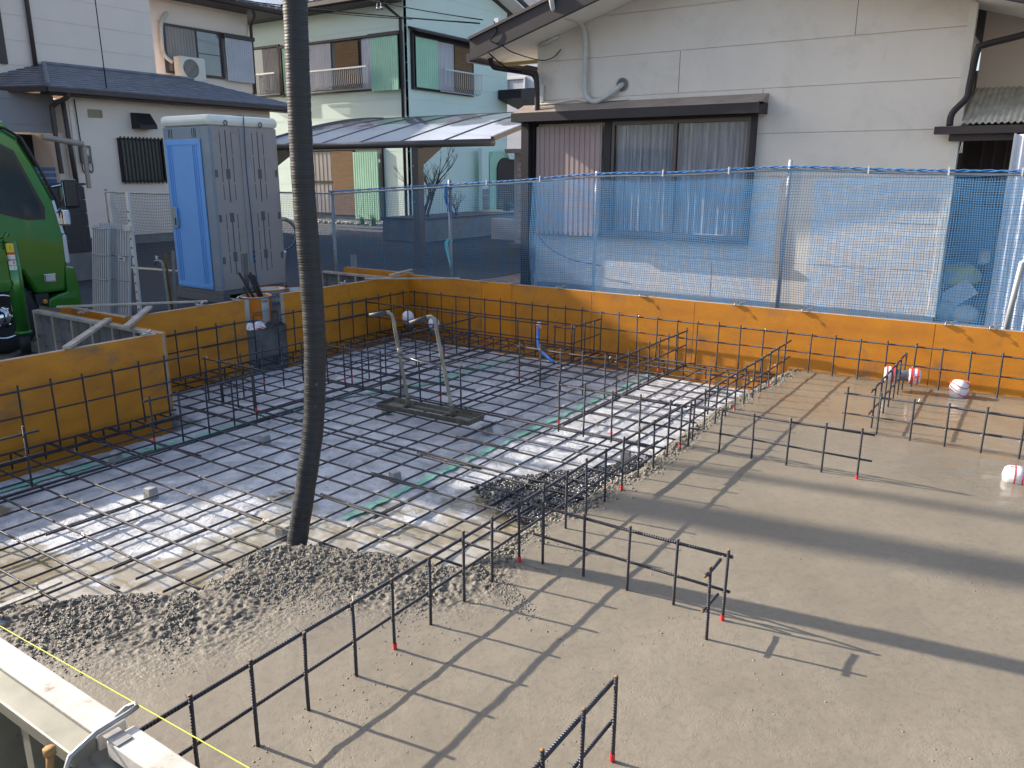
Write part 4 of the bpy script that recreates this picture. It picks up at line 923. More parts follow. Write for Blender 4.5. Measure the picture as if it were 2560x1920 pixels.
blob('tarpaulin', 'dark blue tarpaulin heap deep in the annex', 'tarpaulin', (.95, 8.15, .95), (.2, .12, .35), M_bagb, 4)
blob('bag', 'small pale bag hanging high in the dark annex', 'bag', (1.07, 8.0, .72), (.06, .06, .08), M_bagw, 5)
# clear corrugated screen
t = thing('corrugated_screen', 'upright clear corrugated plastic screen at the right edge', 'plastic screen', (1.5, 7.2, 0))
b = MB(); n = 48; vs = []; fs = []
for i in range(n+1): x = 1.245+.72*i/n; y = 7.2+.014*math.sin(i*2*PI/6); vs += [(x, y, .0), (x, y, 2.03), (x, y+.004, 0), (x, y+.004, 2.03)]
for i in range(n): a = 4*i; fs += [(a, a+4, a+5, a+1), (a+2, a+3, a+7, a+6)]
b.add(vs, fs); b.build('sheet', M_clearp, t, smooth=True, fixn=False)
b = MB(); b.box(1.225, 1.245, 7.18, 7.22, 0, 2.04); b.build('edge_post', M_alu, t)

# ------------------------------------------------------------------ net fence
NF = thing('net_fence', 'pipe fence hung with blue netting between the pit and the houses', 'fence', (-3, 4.75, 0))
YF = 4.75
rail = [(-11.39, 1.335), (-9.7, 1.335), (-7.6, 1.39), (-7.0, 1.395), (-6.1, 1.40), (-5.9, 1.405), (-4.2, 1.50), (-3.2, 1.555), (-2.25, 1.625), (-1.3, 1.645), (-.33, 1.690), (.6, 1.665), (1.5, 1.655), (3.2, 1.65)]
def rz(x):
    for (a, za), (b_, zb) in zip(rail[:-1], rail[1:]):
        if a <= x <= b_: return za+(zb-za)*(x-a)/(b_-a)
    return rail[-1][1]
posts = [(-11.39, 1.37), (-8.9, 1.35), (-6.09, 1.42), (-4.16, 1.56), (-2.247, 1.66), (-.318, 1.76), (1.75, 1.70), (3.1, 1.70)]
for x, z in posts:
    b = MB(); b.tube([(x, YF, -.3), (x+.01, YF, z)], .017 if x > -3 else .022, 10); b.build('post', M_alupaint if x > -3 else M_galv, NF, smooth=True)
b = MB(); b.tube(smooth_path([(x, YF-.02, z-.018) for x, z in rail], .15), .012, 8); b.build('top_rail', M_galv, NF, smooth=True)
b = MB()
pr_ = smooth_path([(x, YF-.03, z+.006) for x, z in rail if x > -6.2], .03)
b.tube([q+Vector((0, .006*math.sin(i*1.1), .006*math.cos(i*1.1))) for i, q in enumerate(pr_)], .0065, 6); b.tube([q+Vector((0, -.006*math.sin(i*1.1), -.006*math.cos(i*1.1)+.004)) for i, q in enumerate(pr_)], .0055, 6)
b.build('rope', M_rope, NF, smooth=True)
b = MB()
for x in (-4.7, -3.6, -2.9, -1.5, -.85, .35, .95, 1.45): b.box(x-.006, x+.006, YF-.045, YF-.035, rz(x)-.03, rz(x)+.035)
b.build('rail_clip', M_white, NF)
def net(name, x0, x1, zt, zb, cell, wd, y, material, seed, bulge=.03, nseg=9, mi=0):
    b = MB(); r = np.random.default_rng(seed)
    def off(x, z): return bulge*math.sin(x*1.9+seed)*math.sin(z*3.1+seed)+.3*bulge*math.sin(x*6.3+z*5)
    def sag(x, z): return .018*math.sin(x*3.3+seed*2)*math.sin(z*4+1)+.006*math.sin(x*11+z*7)
    nx = int((x1-x0)/cell); h = wd/2
    for i in range(nx+1):
        x = x0+i*cell; top = zt(x); ln = []
        for k in range(nseg+1):
            z = zb+(top-zb)*k/nseg; xx = x+sag(x, z)*.8; ln.append((xx, y+off(x, z), z))
        vs = []; fs = []
        for q in ln: vs += [(q[0]-h, q[1]-h, q[2]), (q[0]+h, q[1]-h, q[2]), (q[0], q[1]+h, q[2])]
        for k in range(nseg):
            a = 3*k; fs += [(a, a+1, a+4, a+3), (a+1, a+2, a+5, a+4), (a+2, a, a+3, a+5)]
        b.add(vs, fs)
    zmax = max(zt(x0+(x1-x0)*i/20) for i in range(21)); nz = int((zmax-zb)/cell)
    for j in range(nz+1):
        z = zb+j*cell; m_ = max(4, int((x1-x0)/.12)); run = []
        for i in range(m_+1):
            x = x0+(x1-x0)*i/m_
            if z < zt(x): run.append((x, y+off(x, z), z+sag(x, z)*.8))
        if len(run) < 2: continue
        vs = []; fs = []
        for q in run: vs += [(q[0], q[1]-h, q[2]-h), (q[0], q[1]-h, q[2]+h), (q[0], q[1]+h, q[2])]
        for k in range(len(run)-1):
            a = 3*k; fs += [(a, a+1, a+4, a+3), (a+1, a+2, a+5, a+4), (a+2, a, a+3, a+5)]
        b.add(vs, fs)
    return b.build(name, material, NF, fixn=False)
net('net', -6.1, -.20, lambda x: rz(x)-.02, .28, .023, .0030, YF-.04, M_netb, 1)
net('net', -.31, 3.1, lambda x: rz(x)-.02, .28, .023, .0030, YF-.045, M_netb, 4)
net('folded_net', -2.98, -.36, lambda x: 1.565+.030*(x+2.2)/1.9+.006*math.sin(x*2), .30, .0185, .0035, YF-.07, M_netc, 2)  # doubled layer, coloured brighter where the net catches the sun
net('folded_net', -.06, 3.1, lambda x: 1.605+.006*math.sin(x*2), .30, .0185, .0035, YF-.07, M_netc, 3)
M_nety = mat('pale net cord', (.14, .16, .17), rough=.7)
net('net', -11.3, -8.05, lambda x: rz(x)-.02, .15, .045, .004, YF-.02, M_nety, 5)
net('net', -8.0, -6.15, lambda x: rz(x)-.02, .15, .030, .0035, YF-.02, M_netb, 7)
b = MB(); b.tube(smooth_path([(x, YF-.06, .34+.012*math.sin(x*3)) for x in np.arange(-6, 3.1, .3)], .1), .006, 5); b.tube(smooth_path([(x, YF-.065, .40+.012*math.sin(x*2+1)) for x in np.arange(-3, 3.1, .3)], .1), .005, 5); b.build('hem_cord', M_netg, NF, smooth=True)
# twine knots
def knot(x, z, material, label, r=.004, seed=0):
    rr = random.Random(seed); b = MB()
    for _ in range(6):
        b.tube(smooth_path([(x+rr.uniform(-.03, .03), YF-.05+rr.uniform(-.02, .02), z+rr.uniform(-.02, .05)), (x+rr.uniform(-.03, .03), YF-.07, z+rr.uniform(-.08, .0)), (x+rr.uniform(-.02, .05), YF-.05, z-rr.uniform(.1, .35))], .03), r, 4)
    b.tube([(x+.03*math.cos(a), YF+.0+.03*math.sin(a), z+.002*a) for a in [i*.5 for i in range(26)]], r, 4)
    tag(b.build('twine', material, smooth=True), label, 'twine', 'twine knots on the net fence posts')
knot(-4.155, 1.46, M_rope, 'dark blue twine knotted round the top of the left grey fence post', .007, 1)
knot(-4.16, .86, M_ropel, 'pale cyan twine bow halfway up the left grey fence post', .004, 2)
knot(1.60, .95, M_ropel, 'pale cyan twine at the right edge of the picture', .004, 4)
# leaning pipe at right
b = MB(); b.tube([(1.50, 4.62, .30), (1.545, 4.66, .98), (1.64, 4.66, 1.03), (1.9, 4.66, 1.04)], .022, 10); tag(b.build('scaffold_pipe', M_alupaint, smooth=True), 'short bent white pipe tied beside the clear corrugated screen', 'pipe')

# ------------------------------------------------------------------ carport
t = thing('carport', 'grey brown carport with a curved translucent roof in front of the mint green house', 'carport', (-8.6, 9.5, 0))
cy0, cy1, cx0, cx1 = 8.2, 12.0, -11.9, -5.98
def cz(y): u_ = (y-cy0)/(cy1-cy0); return 2.16+.70*math.sin(min(u_, 1)*PI/2*.92)
b = MB(); ny = 16; vs = []
for i in range(ny+1): y = cy0+(cy1-cy0)*i/ny; vs += [(cx0, y, cz(y)), (cx1, y, cz(y)), (cx0, y, cz(y)-.006), (cx1, y, cz(y)-.006)]
fs = []
for i in range(ny): a = 4*i; fs += [(a, a+1, a+5, a+4), (a+2, a+6, a+7, a+3)]
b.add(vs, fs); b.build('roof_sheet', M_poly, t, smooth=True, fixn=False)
for i in range(7):
    x = cx1-.02-(cx1-cx0-.04)*i/6; b = MB(); pts = [(x, cy0+(cy1-cy0)*k/16, cz(cy0+(cy1-cy0)*k/16)+.005) for k in range(17)]
    for k in range(16): b.bar(pts[k], pts[k+1], .035 if 0 < i < 6 else .06, .02 if 0 < i < 6 else .07)
    b.build('roof_rib', M_carp, t)
b = MB(); b.tube([(cx0, cy0-.03, 2.11), (cx1+.02, cy0-.03, 2.11)], .06, 14); b.build('front_beam', M_carp, t, smooth=True)
b = MB(); b.box(cx0, cx1, cy1-.05, cy1+.03, cz(cy1)-.10, cz(cy1)+.02); b.build('rear_beam', M_carp, t)
for x in (-7.63, -11.4):
    b = MB(); b.box(x-.075, x+.075, cy0-.02, cy0+.12, 0, 2.05); p_ = b.build('post', M_carp, t, bevel=.006)
    b = MB(); b.prism([(cy0+.12, 2.05), (cy0+.12, 1.75), (cy0+1.2, 2.38), (cy0+1.2, 2.46)], 'x', x-.05, x+.05); b.build('bracket', M_carp, p_)
b = MB()
for z in (1.15, 1.75): b.lathe((-7.66, cy0-.022, z), [(.012, 0), (.012, -.008), (.001, -.01)], 8, 'y')
b.build('bolt', M_alu, t)

# ------------------------------------------------------------------ mint green house
G = thing('green_house', 'two storey mint green house with brown window frames and green shutter boxes', 'house', (-17, 18, 0))
gy, gx = 16.9, -15.45
ln = [.12+.52*i for i in range(16)]; ln = [z+.07 for z in ln]
wl = siding(G, 'y', gy, -1, [(-26, .0), (gx, .0), (gx, 6.75), (-26, 6.75)], ln, M_green, gap=.012)
wr_ = siding(G, 'x', gx, 1, [(gy+.01, .0), (22.4, 0), (22.4, 7.05), (19.4, 7.95), (gy+.01, 6.75)], ln, M_green, gap=.012, name='gable_wall')
b = MB(); b.box(-26, -25.9, gy, 22.4, 0, 6.7); b.build('side_wall', M_green, G)
# roofs
b = MB(); b.prism([(gy-.75, 6.62), (gy-.75, 6.74), (19.4, 8.35), (23.2, 7.16), (23.2, 7.02), (19.4, 8.20)], 'x', -26.5, gx+.65); rf = b.build('roof', M_brown, G)
b = MB()
for i in range(38): x = -26.4+i*.30; b.prism([(gy-.80, 6.76), (gy-.80, 6.82), (19.4, 8.43), (19.4, 8.37)], 'x', x, x+.2)
b.build('roof_tiles', M_tile, rf)
b = MB(); b.box(-26.5, gx+.6, gy-.84, gy-.74, 6.60, 6.72); b.build('gutter', M_brown2, rf)
b = MB(); b.prism([(gy-.70, 6.55), (gy-.70, 6.61), (19.4, 8.19), (23.15, 7.01), (23.15, 6.95), (19.4, 8.13)], 'x', gx+.02, gx+.62); b.build('soffit', M_soffit, rf)
b = MB(); b.prism([(gy-.70, 6.54), (gy-.05, 6.54), (gy-.05, 6.60), (gy-.70, 6.60)], 'x', -26, gx+.0); b.build('eave_soffit', M_brown, rf)
b = MB(); b.tube([(gx-.05, gy-.08, .05), (gx-.05, gy-.08, 6.1), (gx-.35, gy-.6, 6.5)], .05, 10); b.build('downpipe', M_brown, G, smooth=True)
def balcony_rail(parent, axis, plane, out, a0, a1, zt, zb, n):
    b = MB()
    lo = plane+out*.28
    def pt(a, z, d): return (a, plane+out*d, z) if axis == 'y' else (plane+out*d, a, z)
    b.bar(pt(a0, zt, .28), pt(a1, zt, .28), .05, .045); b.bar(pt(a0, zb, .12), pt(a1, zb, .12), .03, .03)
    for i in range(n+1):
        a = a0+(a1-a0)*i/n; b.tube([pt(a, zt-.02, .28), pt(a, zb+.15, .28), pt(a, zb+.04, .22), pt(a, zb, .12)], .011, 5)
    return b.build('balcony_rail', M_alupaint, parent)
# upper front window
def win_upper(a0, a1, z0, z1):
    b = MB(); frame_rect(b, 'y', gy, -1, a0, a1, z0, z1, .07, 0, .09); slabp(b, 'y', gy, -1, a0+.07, a1-.07, z0+.07, z1-.07, .0, .012)
    return b.build('window', M_brown, G)
w1 = win_upper(-20.95, -15.50, 4.12, 5.74)
ribbed(w1, 'y', gy-.06, -1, -20.85, -20.45, 4.2, 5.66, M_greensh, .09)
ribbed(w1, 'y', gy-.045, -1, -19.62, -18.55, 4.25, 5.66, M_greysh, .07, 'grey_shutter')
b = MB(); slabp(b, 'y', gy, -1, -18.5, -17.25, 4.2, 5.66, .015, .03); b.build('pane', M_glass, w1)
b = MB(); slabp(b, 'y', gy, -1, -17.25, -16.72, 4.2, 5.66, .015, .035); b.build('curtain', M_curt, w1)
b = MB(); slabp(b, 'y', gy, -1, -18.33, -17.30, 4.25, 5.63, .05, .08); b.build('reed_blind', M_blind, w1)
b = MB(); slabp(b, 'y', gy, -1, -17.32, -17.20, 4.2, 5.66, .03, .045); b.build('mullion', M_brown, w1)
sb = ribbed(w1, 'y', gy-.16, -1, -16.70, -15.58, 4.08, 5.63, M_greensh, .09, 'shutter_box')
b = MB(); slabp(b, 'y', gy, -1, -16.76, -15.50, 5.64, 5.74, .0, .20); b.build('shutter_hood', M_brown, w1)
balcony_rail(w1, 'y', gy-.02, -1, -19.6, -16.74, 4.81, 4.18, 34)
w2 = win_upper(-22.6, -20.97, 4.15, 5.80)
b = MB(); slabp(b, 'y', gy, -1, -22.5, -21.9, 4.25, 5.72, .015, .03); b.build('pane', M_glass, w2)
ribbed(w2, 'y', gy-.045, -1, -21.88, -21.05, 4.25, 5.72, M_greysh2, .07, 'grey_shutter')
balcony_rail(w2, 'y', gy-.02, -1, -22.45, -21.0, 4.88, 4.22, 17)
# lower front window
b = MB(); frame_rect(b, 'y', gy, -1, -20.4, -16.45, .12, 2.42, .08, 0, .09); slabp(b, 'y', gy, -1, -20.3, -17.7, .2, 2.34, 0, .012); w3 = b.build('window', M_brown, G)
ribbed(w3, 'y', gy-.12, -1, -17.70, -16.60, .14, 2.27, M_greensh, .10, 'shutter_box')
b = MB(); slabp(b, 'y', gy, -1, -18.72, -17.74, .25, 2.32, .05, .08); b.build('reed_blind', M_blind, w3)
ribbed(w3, 'y', gy-.05, -1, -20.1, -18.74, .3, 2.30, M_greysh2, .2, 'grey_shutter')
b = MB(); slabp(b, 'y', gy, -1, -20.1, -18.74, 1.28, 1.36, .052, .07); b.build('shutter_rail', M_dark, w3)
# right side upper window
b = MB(); frame_rect(b, 'x', gx, 1, 17.17, 20.27, 4.12, 5.80, .07, 0, .10); slabp(b, 'x', gx, 1, 17.24, 20.2, 4.19, 5.73, 0, .012); w4 = b.build('window', M_brown, G)
ribbed(w4, 'x', gx+.10, 1, 17.33, 18.40, 4.14, 5.64, M_greensh, .10, 'shutter_box')
ribbed(w4, 'x', gx+.05, 1, 18.44, 19.26, 4.2, 5.64, M_greysh, .07, 'white_shutter')
b = MB(); slabp(b, 'x', gx, 1, 19.26, 20.22, 4.2, 5.60, .06, .10); b.build('reed_blind', M_blind, w4)
b = MB(); b.prism([(gx, 5.92), (gx, 5.84), (gx+.35, 5.74), (gx+.35, 5.80)], 'y', 17.1, 20.5); b.build('window_hood', M_brown, w4)
balcony_rail(w4, 'x', gx+.02, 1, 18.42, 20.45, 4.80, 4.16, 20)
# porch with arches
b = MB(); b.prism([(21.8, 4.45), (21.8, 4.15), (24.4, 3.6), (24.4, 3.9), (22.6, 4.55)], 'x', gx+.02, gx+1.0); b.build('porch_roof', M_brown, G)
def arch(y0, y1, z0, z1, r):
    P = [(y0, z0), (y1, z0)]
    for i in range(7): a = i*PI/12; P.append((y1-r+r*math.cos(a), z1-r+r*math.sin(a)))
    for i in range(7): a = PI/2+i*PI/12; P.append((y0+r+r*math.cos(a), z1-r+r*math.sin(a)))
    return P
pw = siding(G, 'x', gx+.35, 1, [(20.35, .1), (20.75, .1), (20.75, 2.45), (20.35, 2.45)], [], M_green, name='porch_pier')
b = MB(); b.prism(arch(20.9, 21.95, .15, 2.35, .35), 'x', gx+.02, gx+.3); b.build('porch_arch', M_greensh, G)
b = MB(); b.prism(arch(21.3, 24.2, .1, 2.15, .45), 'x', gx+.05, gx+.36); b.build('porch_opening', M_darkbrown, G)
b = MB(); b.prism([(21.95, 2.1), (22.35, 2.1), (22.6, 2.45), (21.7, 2.45)], 'x', gx+.34, gx+.42); b.build('porch_corbel', M_green, G)
b = MB()
for j in range(4):
    for i in range(3): b.box(gx+.352, gx+.365, 20.37+i*.125, 20.485+i*.125, .14+j*.24, .37+j*.24)
b.build('porch_tiles', mat('mottled tile', (.24, .20, .19), (.14, .125, .12), scale=4, rough=.6), G)

# planter, plants
t = thing('planter_wall', 'low dark concrete planter wall beside the mint green house', 'planter', (-11.6, 14.5, 0))
b = MB(); b.box(-12.3, -10.95, 12.3, 19.0, 0, .52); b.build('wall', M_creamg, t); b = MB(); b.box(-12.34, -10.92, 12.26, 19.04, .522, .56); b.build('coping', M_block, t)
def branchy(base, h, seed, n=5, r0=.03):
    rr = random.Random(seed); b = MB(); tips = []
    def grow(p, d, l, r, lv):
        pts = [p]; q = p.copy()
        for i in range(4):
            d = (d+Vector((rr.uniform(-.18, .18), rr.uniform(-.18, .18), rr.uniform(-.05, .15)))).normalized(); q = q+d*l/4; pts.append(q.copy())
        b.tube(pts, [r*(1-.13*i) for i in range(5)], 5 if lv < 2 else 3)
        if lv < 4:
            for i in range(rr.choice([2, 3, 3])):
                dd = (d+Vector((rr.uniform(-.8, .8), rr.uniform(-.8, .8), rr.uniform(-.1, .6)))).normalized(); s = pts[rr.choice([2, 3, 4])]
                grow(s, dd, l*rr.uniform(.5, .75), r*.55, lv+1)
        else: tips.append(q)
    for i in range(n): grow(Vector(base)+Vector((rr.uniform(-.1, .1), rr.uniform(-.1, .1), 0)), Vector((rr.uniform(-.35, .35), rr.uniform(-.35, .35), 1)).normalized(), h*rr.uniform(.35, .5), r0*rr.uniform(.6, 1), 0)
    return b, tips
b, _ = branchy((-11.5, 13.0, .53), 1.7, 5, 5, .035); tag(b.build('bare_shrub', M_bark, smooth=True), 'leafless grey shrub in the planter behind the carport post', 'shrub')
b, _ = branchy((-11.2, 13.9, .53), .8, 9, 4, .018); tag(b.build('bare_shrub', M_bark, smooth=True), 'smaller twiggy shrub right of the tall leafless one', 'shrub')
def tuft(name, label, c, h, n, material, seed, wd=.03, spread=.6):
    rr = random.Random(seed); b = MB()
    for _ in range(n):
        a = rr.random()*6.28; l = h*rr.uniform(.6, 1); s = spread*rr.uniform(.3, 1); dx, dy = math.cos(a), math.sin(a); x, y, z = c[0]+rr.uniform(-.05, .05), c[1]+rr.uniform(-.05, .05), c[2]
        P = [(x+dx*s*l*t_*t_, y+dy*s*l*t_*t_, z+l*(t_-.35*t_*t_*s)) for t_ in (0, .33, .66, 1)]; w0 = wd*rr.uniform(.6, 1); vs = []
        for i, q in enumerate(P): ww = w0*(1-i/3.2); vs += [(q[0]-dy*ww, q[1]+dx*ww, q[2]), (q[0]+dy*ww, q[1]-dx*ww, q[2])]
        b.add(vs, [(2*i, 2*i+1, 2*i+3, 2*i+2) for i in range(3)])
    return tag(b.build(name, material, fixn=False), label, 'plant')
tuft('leafy_plant', 'left of two bright green tufts in front of the green house', (-16.75, 16.1, .02), .40, 45, M_leaf, 1, .02)
tuft('leafy_plant', 'right of two bright green tufts in front of the green house', (-16.25, 16.1, .02), .45, 45, M_leaf, 2, .02)
tuft('potted_shrub', 'small dark spreading shrub by the tiled porch pier', (-11.7, 16.9, .55), .45, 60, M_pot, 3, .05, 1.3)
for i in range(24):
    pass
pebbles('edging_stones', 90, lambda: (random.uniform(-19.5, -16.0), random.uniform(16.1, 16.6)), lambda x, y: .03, .05, .10, M_stone, 'row of pale rounded stones along the green house footing', 'stones')
t = thing('white_pipe_elbow', 'small white drain pipe elbow by the bright green tufts', 'pipe', (-15.7, 16.2, 0))
b = MB(); b.tube([(-15.95, 16.2, .12), (-15.62, 16.2, .12), (-15.62, 16.2, 0)], .04, 8); b.build('elbow', M_white, t, smooth=True)

# ------------------------------------------------------------------ louvred shed
t = thing('storage_shed', 'narrow white louvred storage cabinet beside the grey sided house', 'shed', (-7.9, 12.5, 0))
b = MB(); b.box(-8.40, -7.2, 12.4, 13.2, .1, 2.05); bd = b.build('body', M_louv, t)
b = MB()
for i in range(15): z = .2+i*.12; b.prism([(12.398, z), (12.375, z+.015), (12.375, z+.03), (12.398, z+.10)], 'x', -8.28, -7.3)
b.build('louvres', M_louv, bd)
b = MB(); b.box(-8.55, -7.1, 12.25, 13.3, 2.052, 2.14); b.build('roof', M_louv, t)
b = MB(); b.box(-8.5, -7.2, 12.3, 13.2, 0, .095); b.build('base', M_creamg, t)
b = MB(); b.box(-9.9, -8.9, 13.6, 13.7, .05, .55); tag(b.build('white_board', M_louv), 'low white board on the ground left of the louvred cabinet', 'board')

# ------------------------------------------------------------------ far house
t = thing('distant_house', 'pale blue white house glimpsed between the green house and the gable eave', 'house', (-17, 27, 0))
siding(t, 'y', 27, -1, [(-20, 0), (-12, 0), (-12, 7.4), (-20, 7.4)], [.5*i for i in range(2, 15)], mat('pale blue white siding', (.56, .58, .66), rough=.8), gap=.01)
b = MB(); frame_rect(b, 'y', 27, -1, -18.62, -17.65, 4.55, 5.50, .07, 0, .08); wf_ = b.build('window', M_white, t)
b = MB(); b.box(-18.55, -17.72, 26.97, 26.985, 4.62, 5.43); b.build('pane', M_curt, wf_)
b = MB(); b.prism([(-20.5, 7.35), (-11.5, 7.35), (-16, 9.2)], 'y', 26.6, 33); b.build('roof', M_slate, t)

# ------------------------------------------------------------------ cream house
C_ = thing('cream_house', 'cream sided two storey house with a slate roofed ground floor extension', 'house', (-18, 9, 0))
XL_ = -16.3; XU = -18.2; XR = -19.0
wl = siding(C_, 'x', XL_, 1, [(6.96, .2), (12.35, .2), (12.35, 3.2), (6.96, 3.2)], [.20+.52*i for i in range(7)], M_cream, gap=.012)
b = MB(); b.box(XL_-.1, XL_-.03, 6.9, 12.4, -.1, .2); b.build('foundation', M_creamg, C_)
b = MB(); b.box(-20, XL_-.02, 6.84, 6.958, 0, 3.15); b.build('side_wall', M_cream, C_)
siding(C_, 'x', XL_-.35, 1, [(4.6, 2.45), (6.83, 2.45), (6.83, 3.25), (4.6, 3.25)], [2.6, 3.1], mat('grey porch boarding', (.30, .29, .31), rough=.8), name='porch_fascia')
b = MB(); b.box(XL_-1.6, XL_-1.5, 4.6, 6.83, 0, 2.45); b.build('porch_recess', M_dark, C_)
b = MB(); b.box(XL_-.3, XL_-.1, 6.62, 6.83, 0, 2.44); b.build('porch_pillar', M_cream, C_)
siding(C_, 'x', XU, 1, [(4.5, 3.3), (10.37, 3.3), (10.37, 7.4), (4.5, 7.4)], [3.95+.525*i for i in range(8)], M_cream, gap=.012, name='upper_wall')
siding(C_, 'x', XR, 1, [(10.3, 3.3), (14.02, 3.3), (14.02, 6.25), (10.3, 6.25)], [3.95+.525*i for i in range(6)], M_cream, gap=.012, name='upper_wall')
for a in ((-23, XR-.14, 13.9, 14.02, 3.3, 6.2), (-23, XU-.14, 4.5, 4.6, 3.3, 7.4)): b = MB(); b.box(*a); b.build('side_wall', M_cream, C_)
# hip roof of the extension
ex, ez, rx, rz_ = XL_+.45, 3.34, -18.15, 4.02
yA, yB = 4.0, 13.2
b = MB()
def quad_roof(b, e0, e1, r1, r0, n, th=.022):
    e0, e1, r0, r1 = map(Vector, (e0, e1, r0, r1)); nrm = (e1-e0).cross(r0-e0).normalized()
    if nrm.z < 0: nrm = -nrm
    for i in range(n):
        t0, t1 = i/n, (i+1.06)/n; a = e0+(r0-e0)*t0; c = e1+(r1-e1)*t0; d = e0+(r0-e0)*t1; e = e1+(r1-e1)*t1
        b.add([a+nrm*th, c+nrm*th, e+nrm*.004, d+nrm*.004, a-nrm*.02, c-nrm*.02, e-nrm*.02, d-nrm*.02], [(0, 1, 2, 3), (7, 6, 5, 4), (0, 4, 5, 1), (1, 5, 6, 2), (2, 6, 7, 3), (3, 7, 4, 0)])
quad_roof(b, (ex, 6.35, ez), (ex, yB, ez), (rx, 11.4, rz_), (rx, 7.5, rz_), 11)
quad_roof(b, (ex, 6.35, ez), (-22, 3.8, ez), (-22, 7.5, rz_+.6), (rx, 7.5, rz_), 11)
quad_roof(b, (ex, yB, ez), (-22, yB, ez), (-22, 11.5, rz_), (rx, 11.4, rz_), 8)
rfc = b.build('extension_roof', M_slate, C_)
b = MB(); b.box(ex-.03, ex+.09, 6.3, yB+.05, ez-.11, ez-.015); b.bar((ex+.03, 6.3, ez-.06), (-20, 4.7, ez-.06), .10, .10); b.build('gutter', M_brown2, rfc)
b = MB(); b.box(XL_+.0, ex-.035, 6.4, yB, ez-.14, ez-.06); b.build('eave_soffit', M_brown2, rfc)
b = MB(); b.tube([(rx, 7.5, rz_+.03), (ex, 6.35, ez+.03)], .05, 6); b.tube([(rx, 7.5, rz_+.03), (rx, 11.4, rz_+.03)], .05, 6); b.build('ridge', M_slate, rfc)
# main roof
b = MB(); b.prism([(9.9, 6.12), (9.9, 6.25), (14.7, 6.25), (14.7, 6.12)], 'x', -23, XR+.75); rfm = b.build('main_roof', M_brown2, C_)
b = MB(); b.prism([(3.7, 7.4), (3.7, 7.5), (10.9, 7.5), (10.9, 7.4)], 'x', -23, XU+.6); b.build('upper_eave', M_brown2, rfm)
b = MB()
for i in range(18): y = 9.9+i*.27; b.prism([(XR+.80, 6.26), (XR+.80, 6.34), (XR-2.5, 7.3), (XR-2.5, 7.2)], 'y', y, y+.19)
b.build('roof_tiles', M_tile, rfm)
b = MB(); b.tube([(XR+.82, 9.9, 6.20), (XR+.82, 14.7, 6.20)], .06, 8); b.tube([(XR+.8, 13.6, 6.16), (XR+.5, 13.9, 6.0), (XR+.1, 14.05, 5.8), (XR+.08, 14.05, 3.9)], .045, 8); b.build('gutter', M_brown2, rfm, smooth=True)
# upper window group
b = MB(); frame_rect(b, 'x', XR, 1, 11.17, 13.03, 4.24, 5.50, .06, 0, .08); slabp(b, 'x', XR, 1, 11.2, 13.0, 4.28, 5.46, 0, .01); w5 = b.build('window', M_brown2, C_)
ribbed(w5, 'x', XR+.05, 1, 11.24, 12.16, 4.30, 5.45, M_greysh2, .09, 'shutter')
b = MB(); slabp(b, 'x', XR, 1, 12.18, 12.97, 4.30, 5.45, .012, .03); b.build('pane', M_glass, w5); b = MB(); slabp(b, 'x', XR, 1, 12.17, 12.21, 4.30, 5.45, .03, .06); slabp(b, 'x', XR, 1, 12.2, 12.97, 4.85, 4.87, .03, .04); b.build('mullion', M_brown2, w5)
ribbed(w5, 'x', XR+.16, 1, 13.06, 14.0, 4.20, 5.36, M_greysh, .07, 'shutter_box')
b = MB(); slabp(b, 'x', XR, 1, 13.0, 14.08, 5.37, 5.48, 0, .2); b.build('shutter_hood', M_brown2, w5)
# air conditioner unit, pipe
AC = thing('air_conditioner', 'cream outdoor air conditioning unit standing on the slate roof by the upper window', 'air conditioner', (XR+.4, 11.8, 4.0))
b = MB(); b.box(XR+.2, XR+.5, 11.30, 12.08, 4.05, 4.66); bd = b.build('casing', M_trimw, AC, bevel=.02)
b = MB(); b.lathe((XR+.502, 11.62, 4.36), [(.24, 0), (.24, .004)], 24, 'x'); fg = b.build('fan_opening', M_dark, bd)
b = MB()
for i in range(13): y = 11.42+i*.035; hh = math.sqrt(max(0, .235**2-(y-11.62)**2)); b.box(XR+.507, XR+.511, y-.004, y+.004, 4.36-hh, 4.36+hh)
b.build('grille', M_trimw, fg)
b = MB(); b.box(XR+.2, XR+.5, 11.4, 11.46, 3.9, 4.05); b.box(XR+.2, XR+.5, 11.95, 12.01, 3.9, 4.05); b.build('foot', M_alu, AC)
b = MB(); b.tube(smooth_path([(XR-.02, 11.38, 5.75), (XR+.08, 11.30, 5.72), (XR+.08, 11.14, 5.50), (XR+.08, 11.10, 5.1), (XR+.08, 11.12, 4.7), (XR+.2, 11.28, 4.5)], .04), .05, 10); b.build('lagged_pipe', M_wrapc, C_, smooth=True)
b = MB(); b.tube([(XU+.08, 7.30, 7.4), (XU+.08, 7.30, 3.95)], .05, 8); b.build('downpipe', M_brown2, C_, smooth=True)
b = MB(); b.box(XU, XU+.06, 6.5, 6.72, 3.95, 5.6); b.build('window_trim', M_brown2, C_)
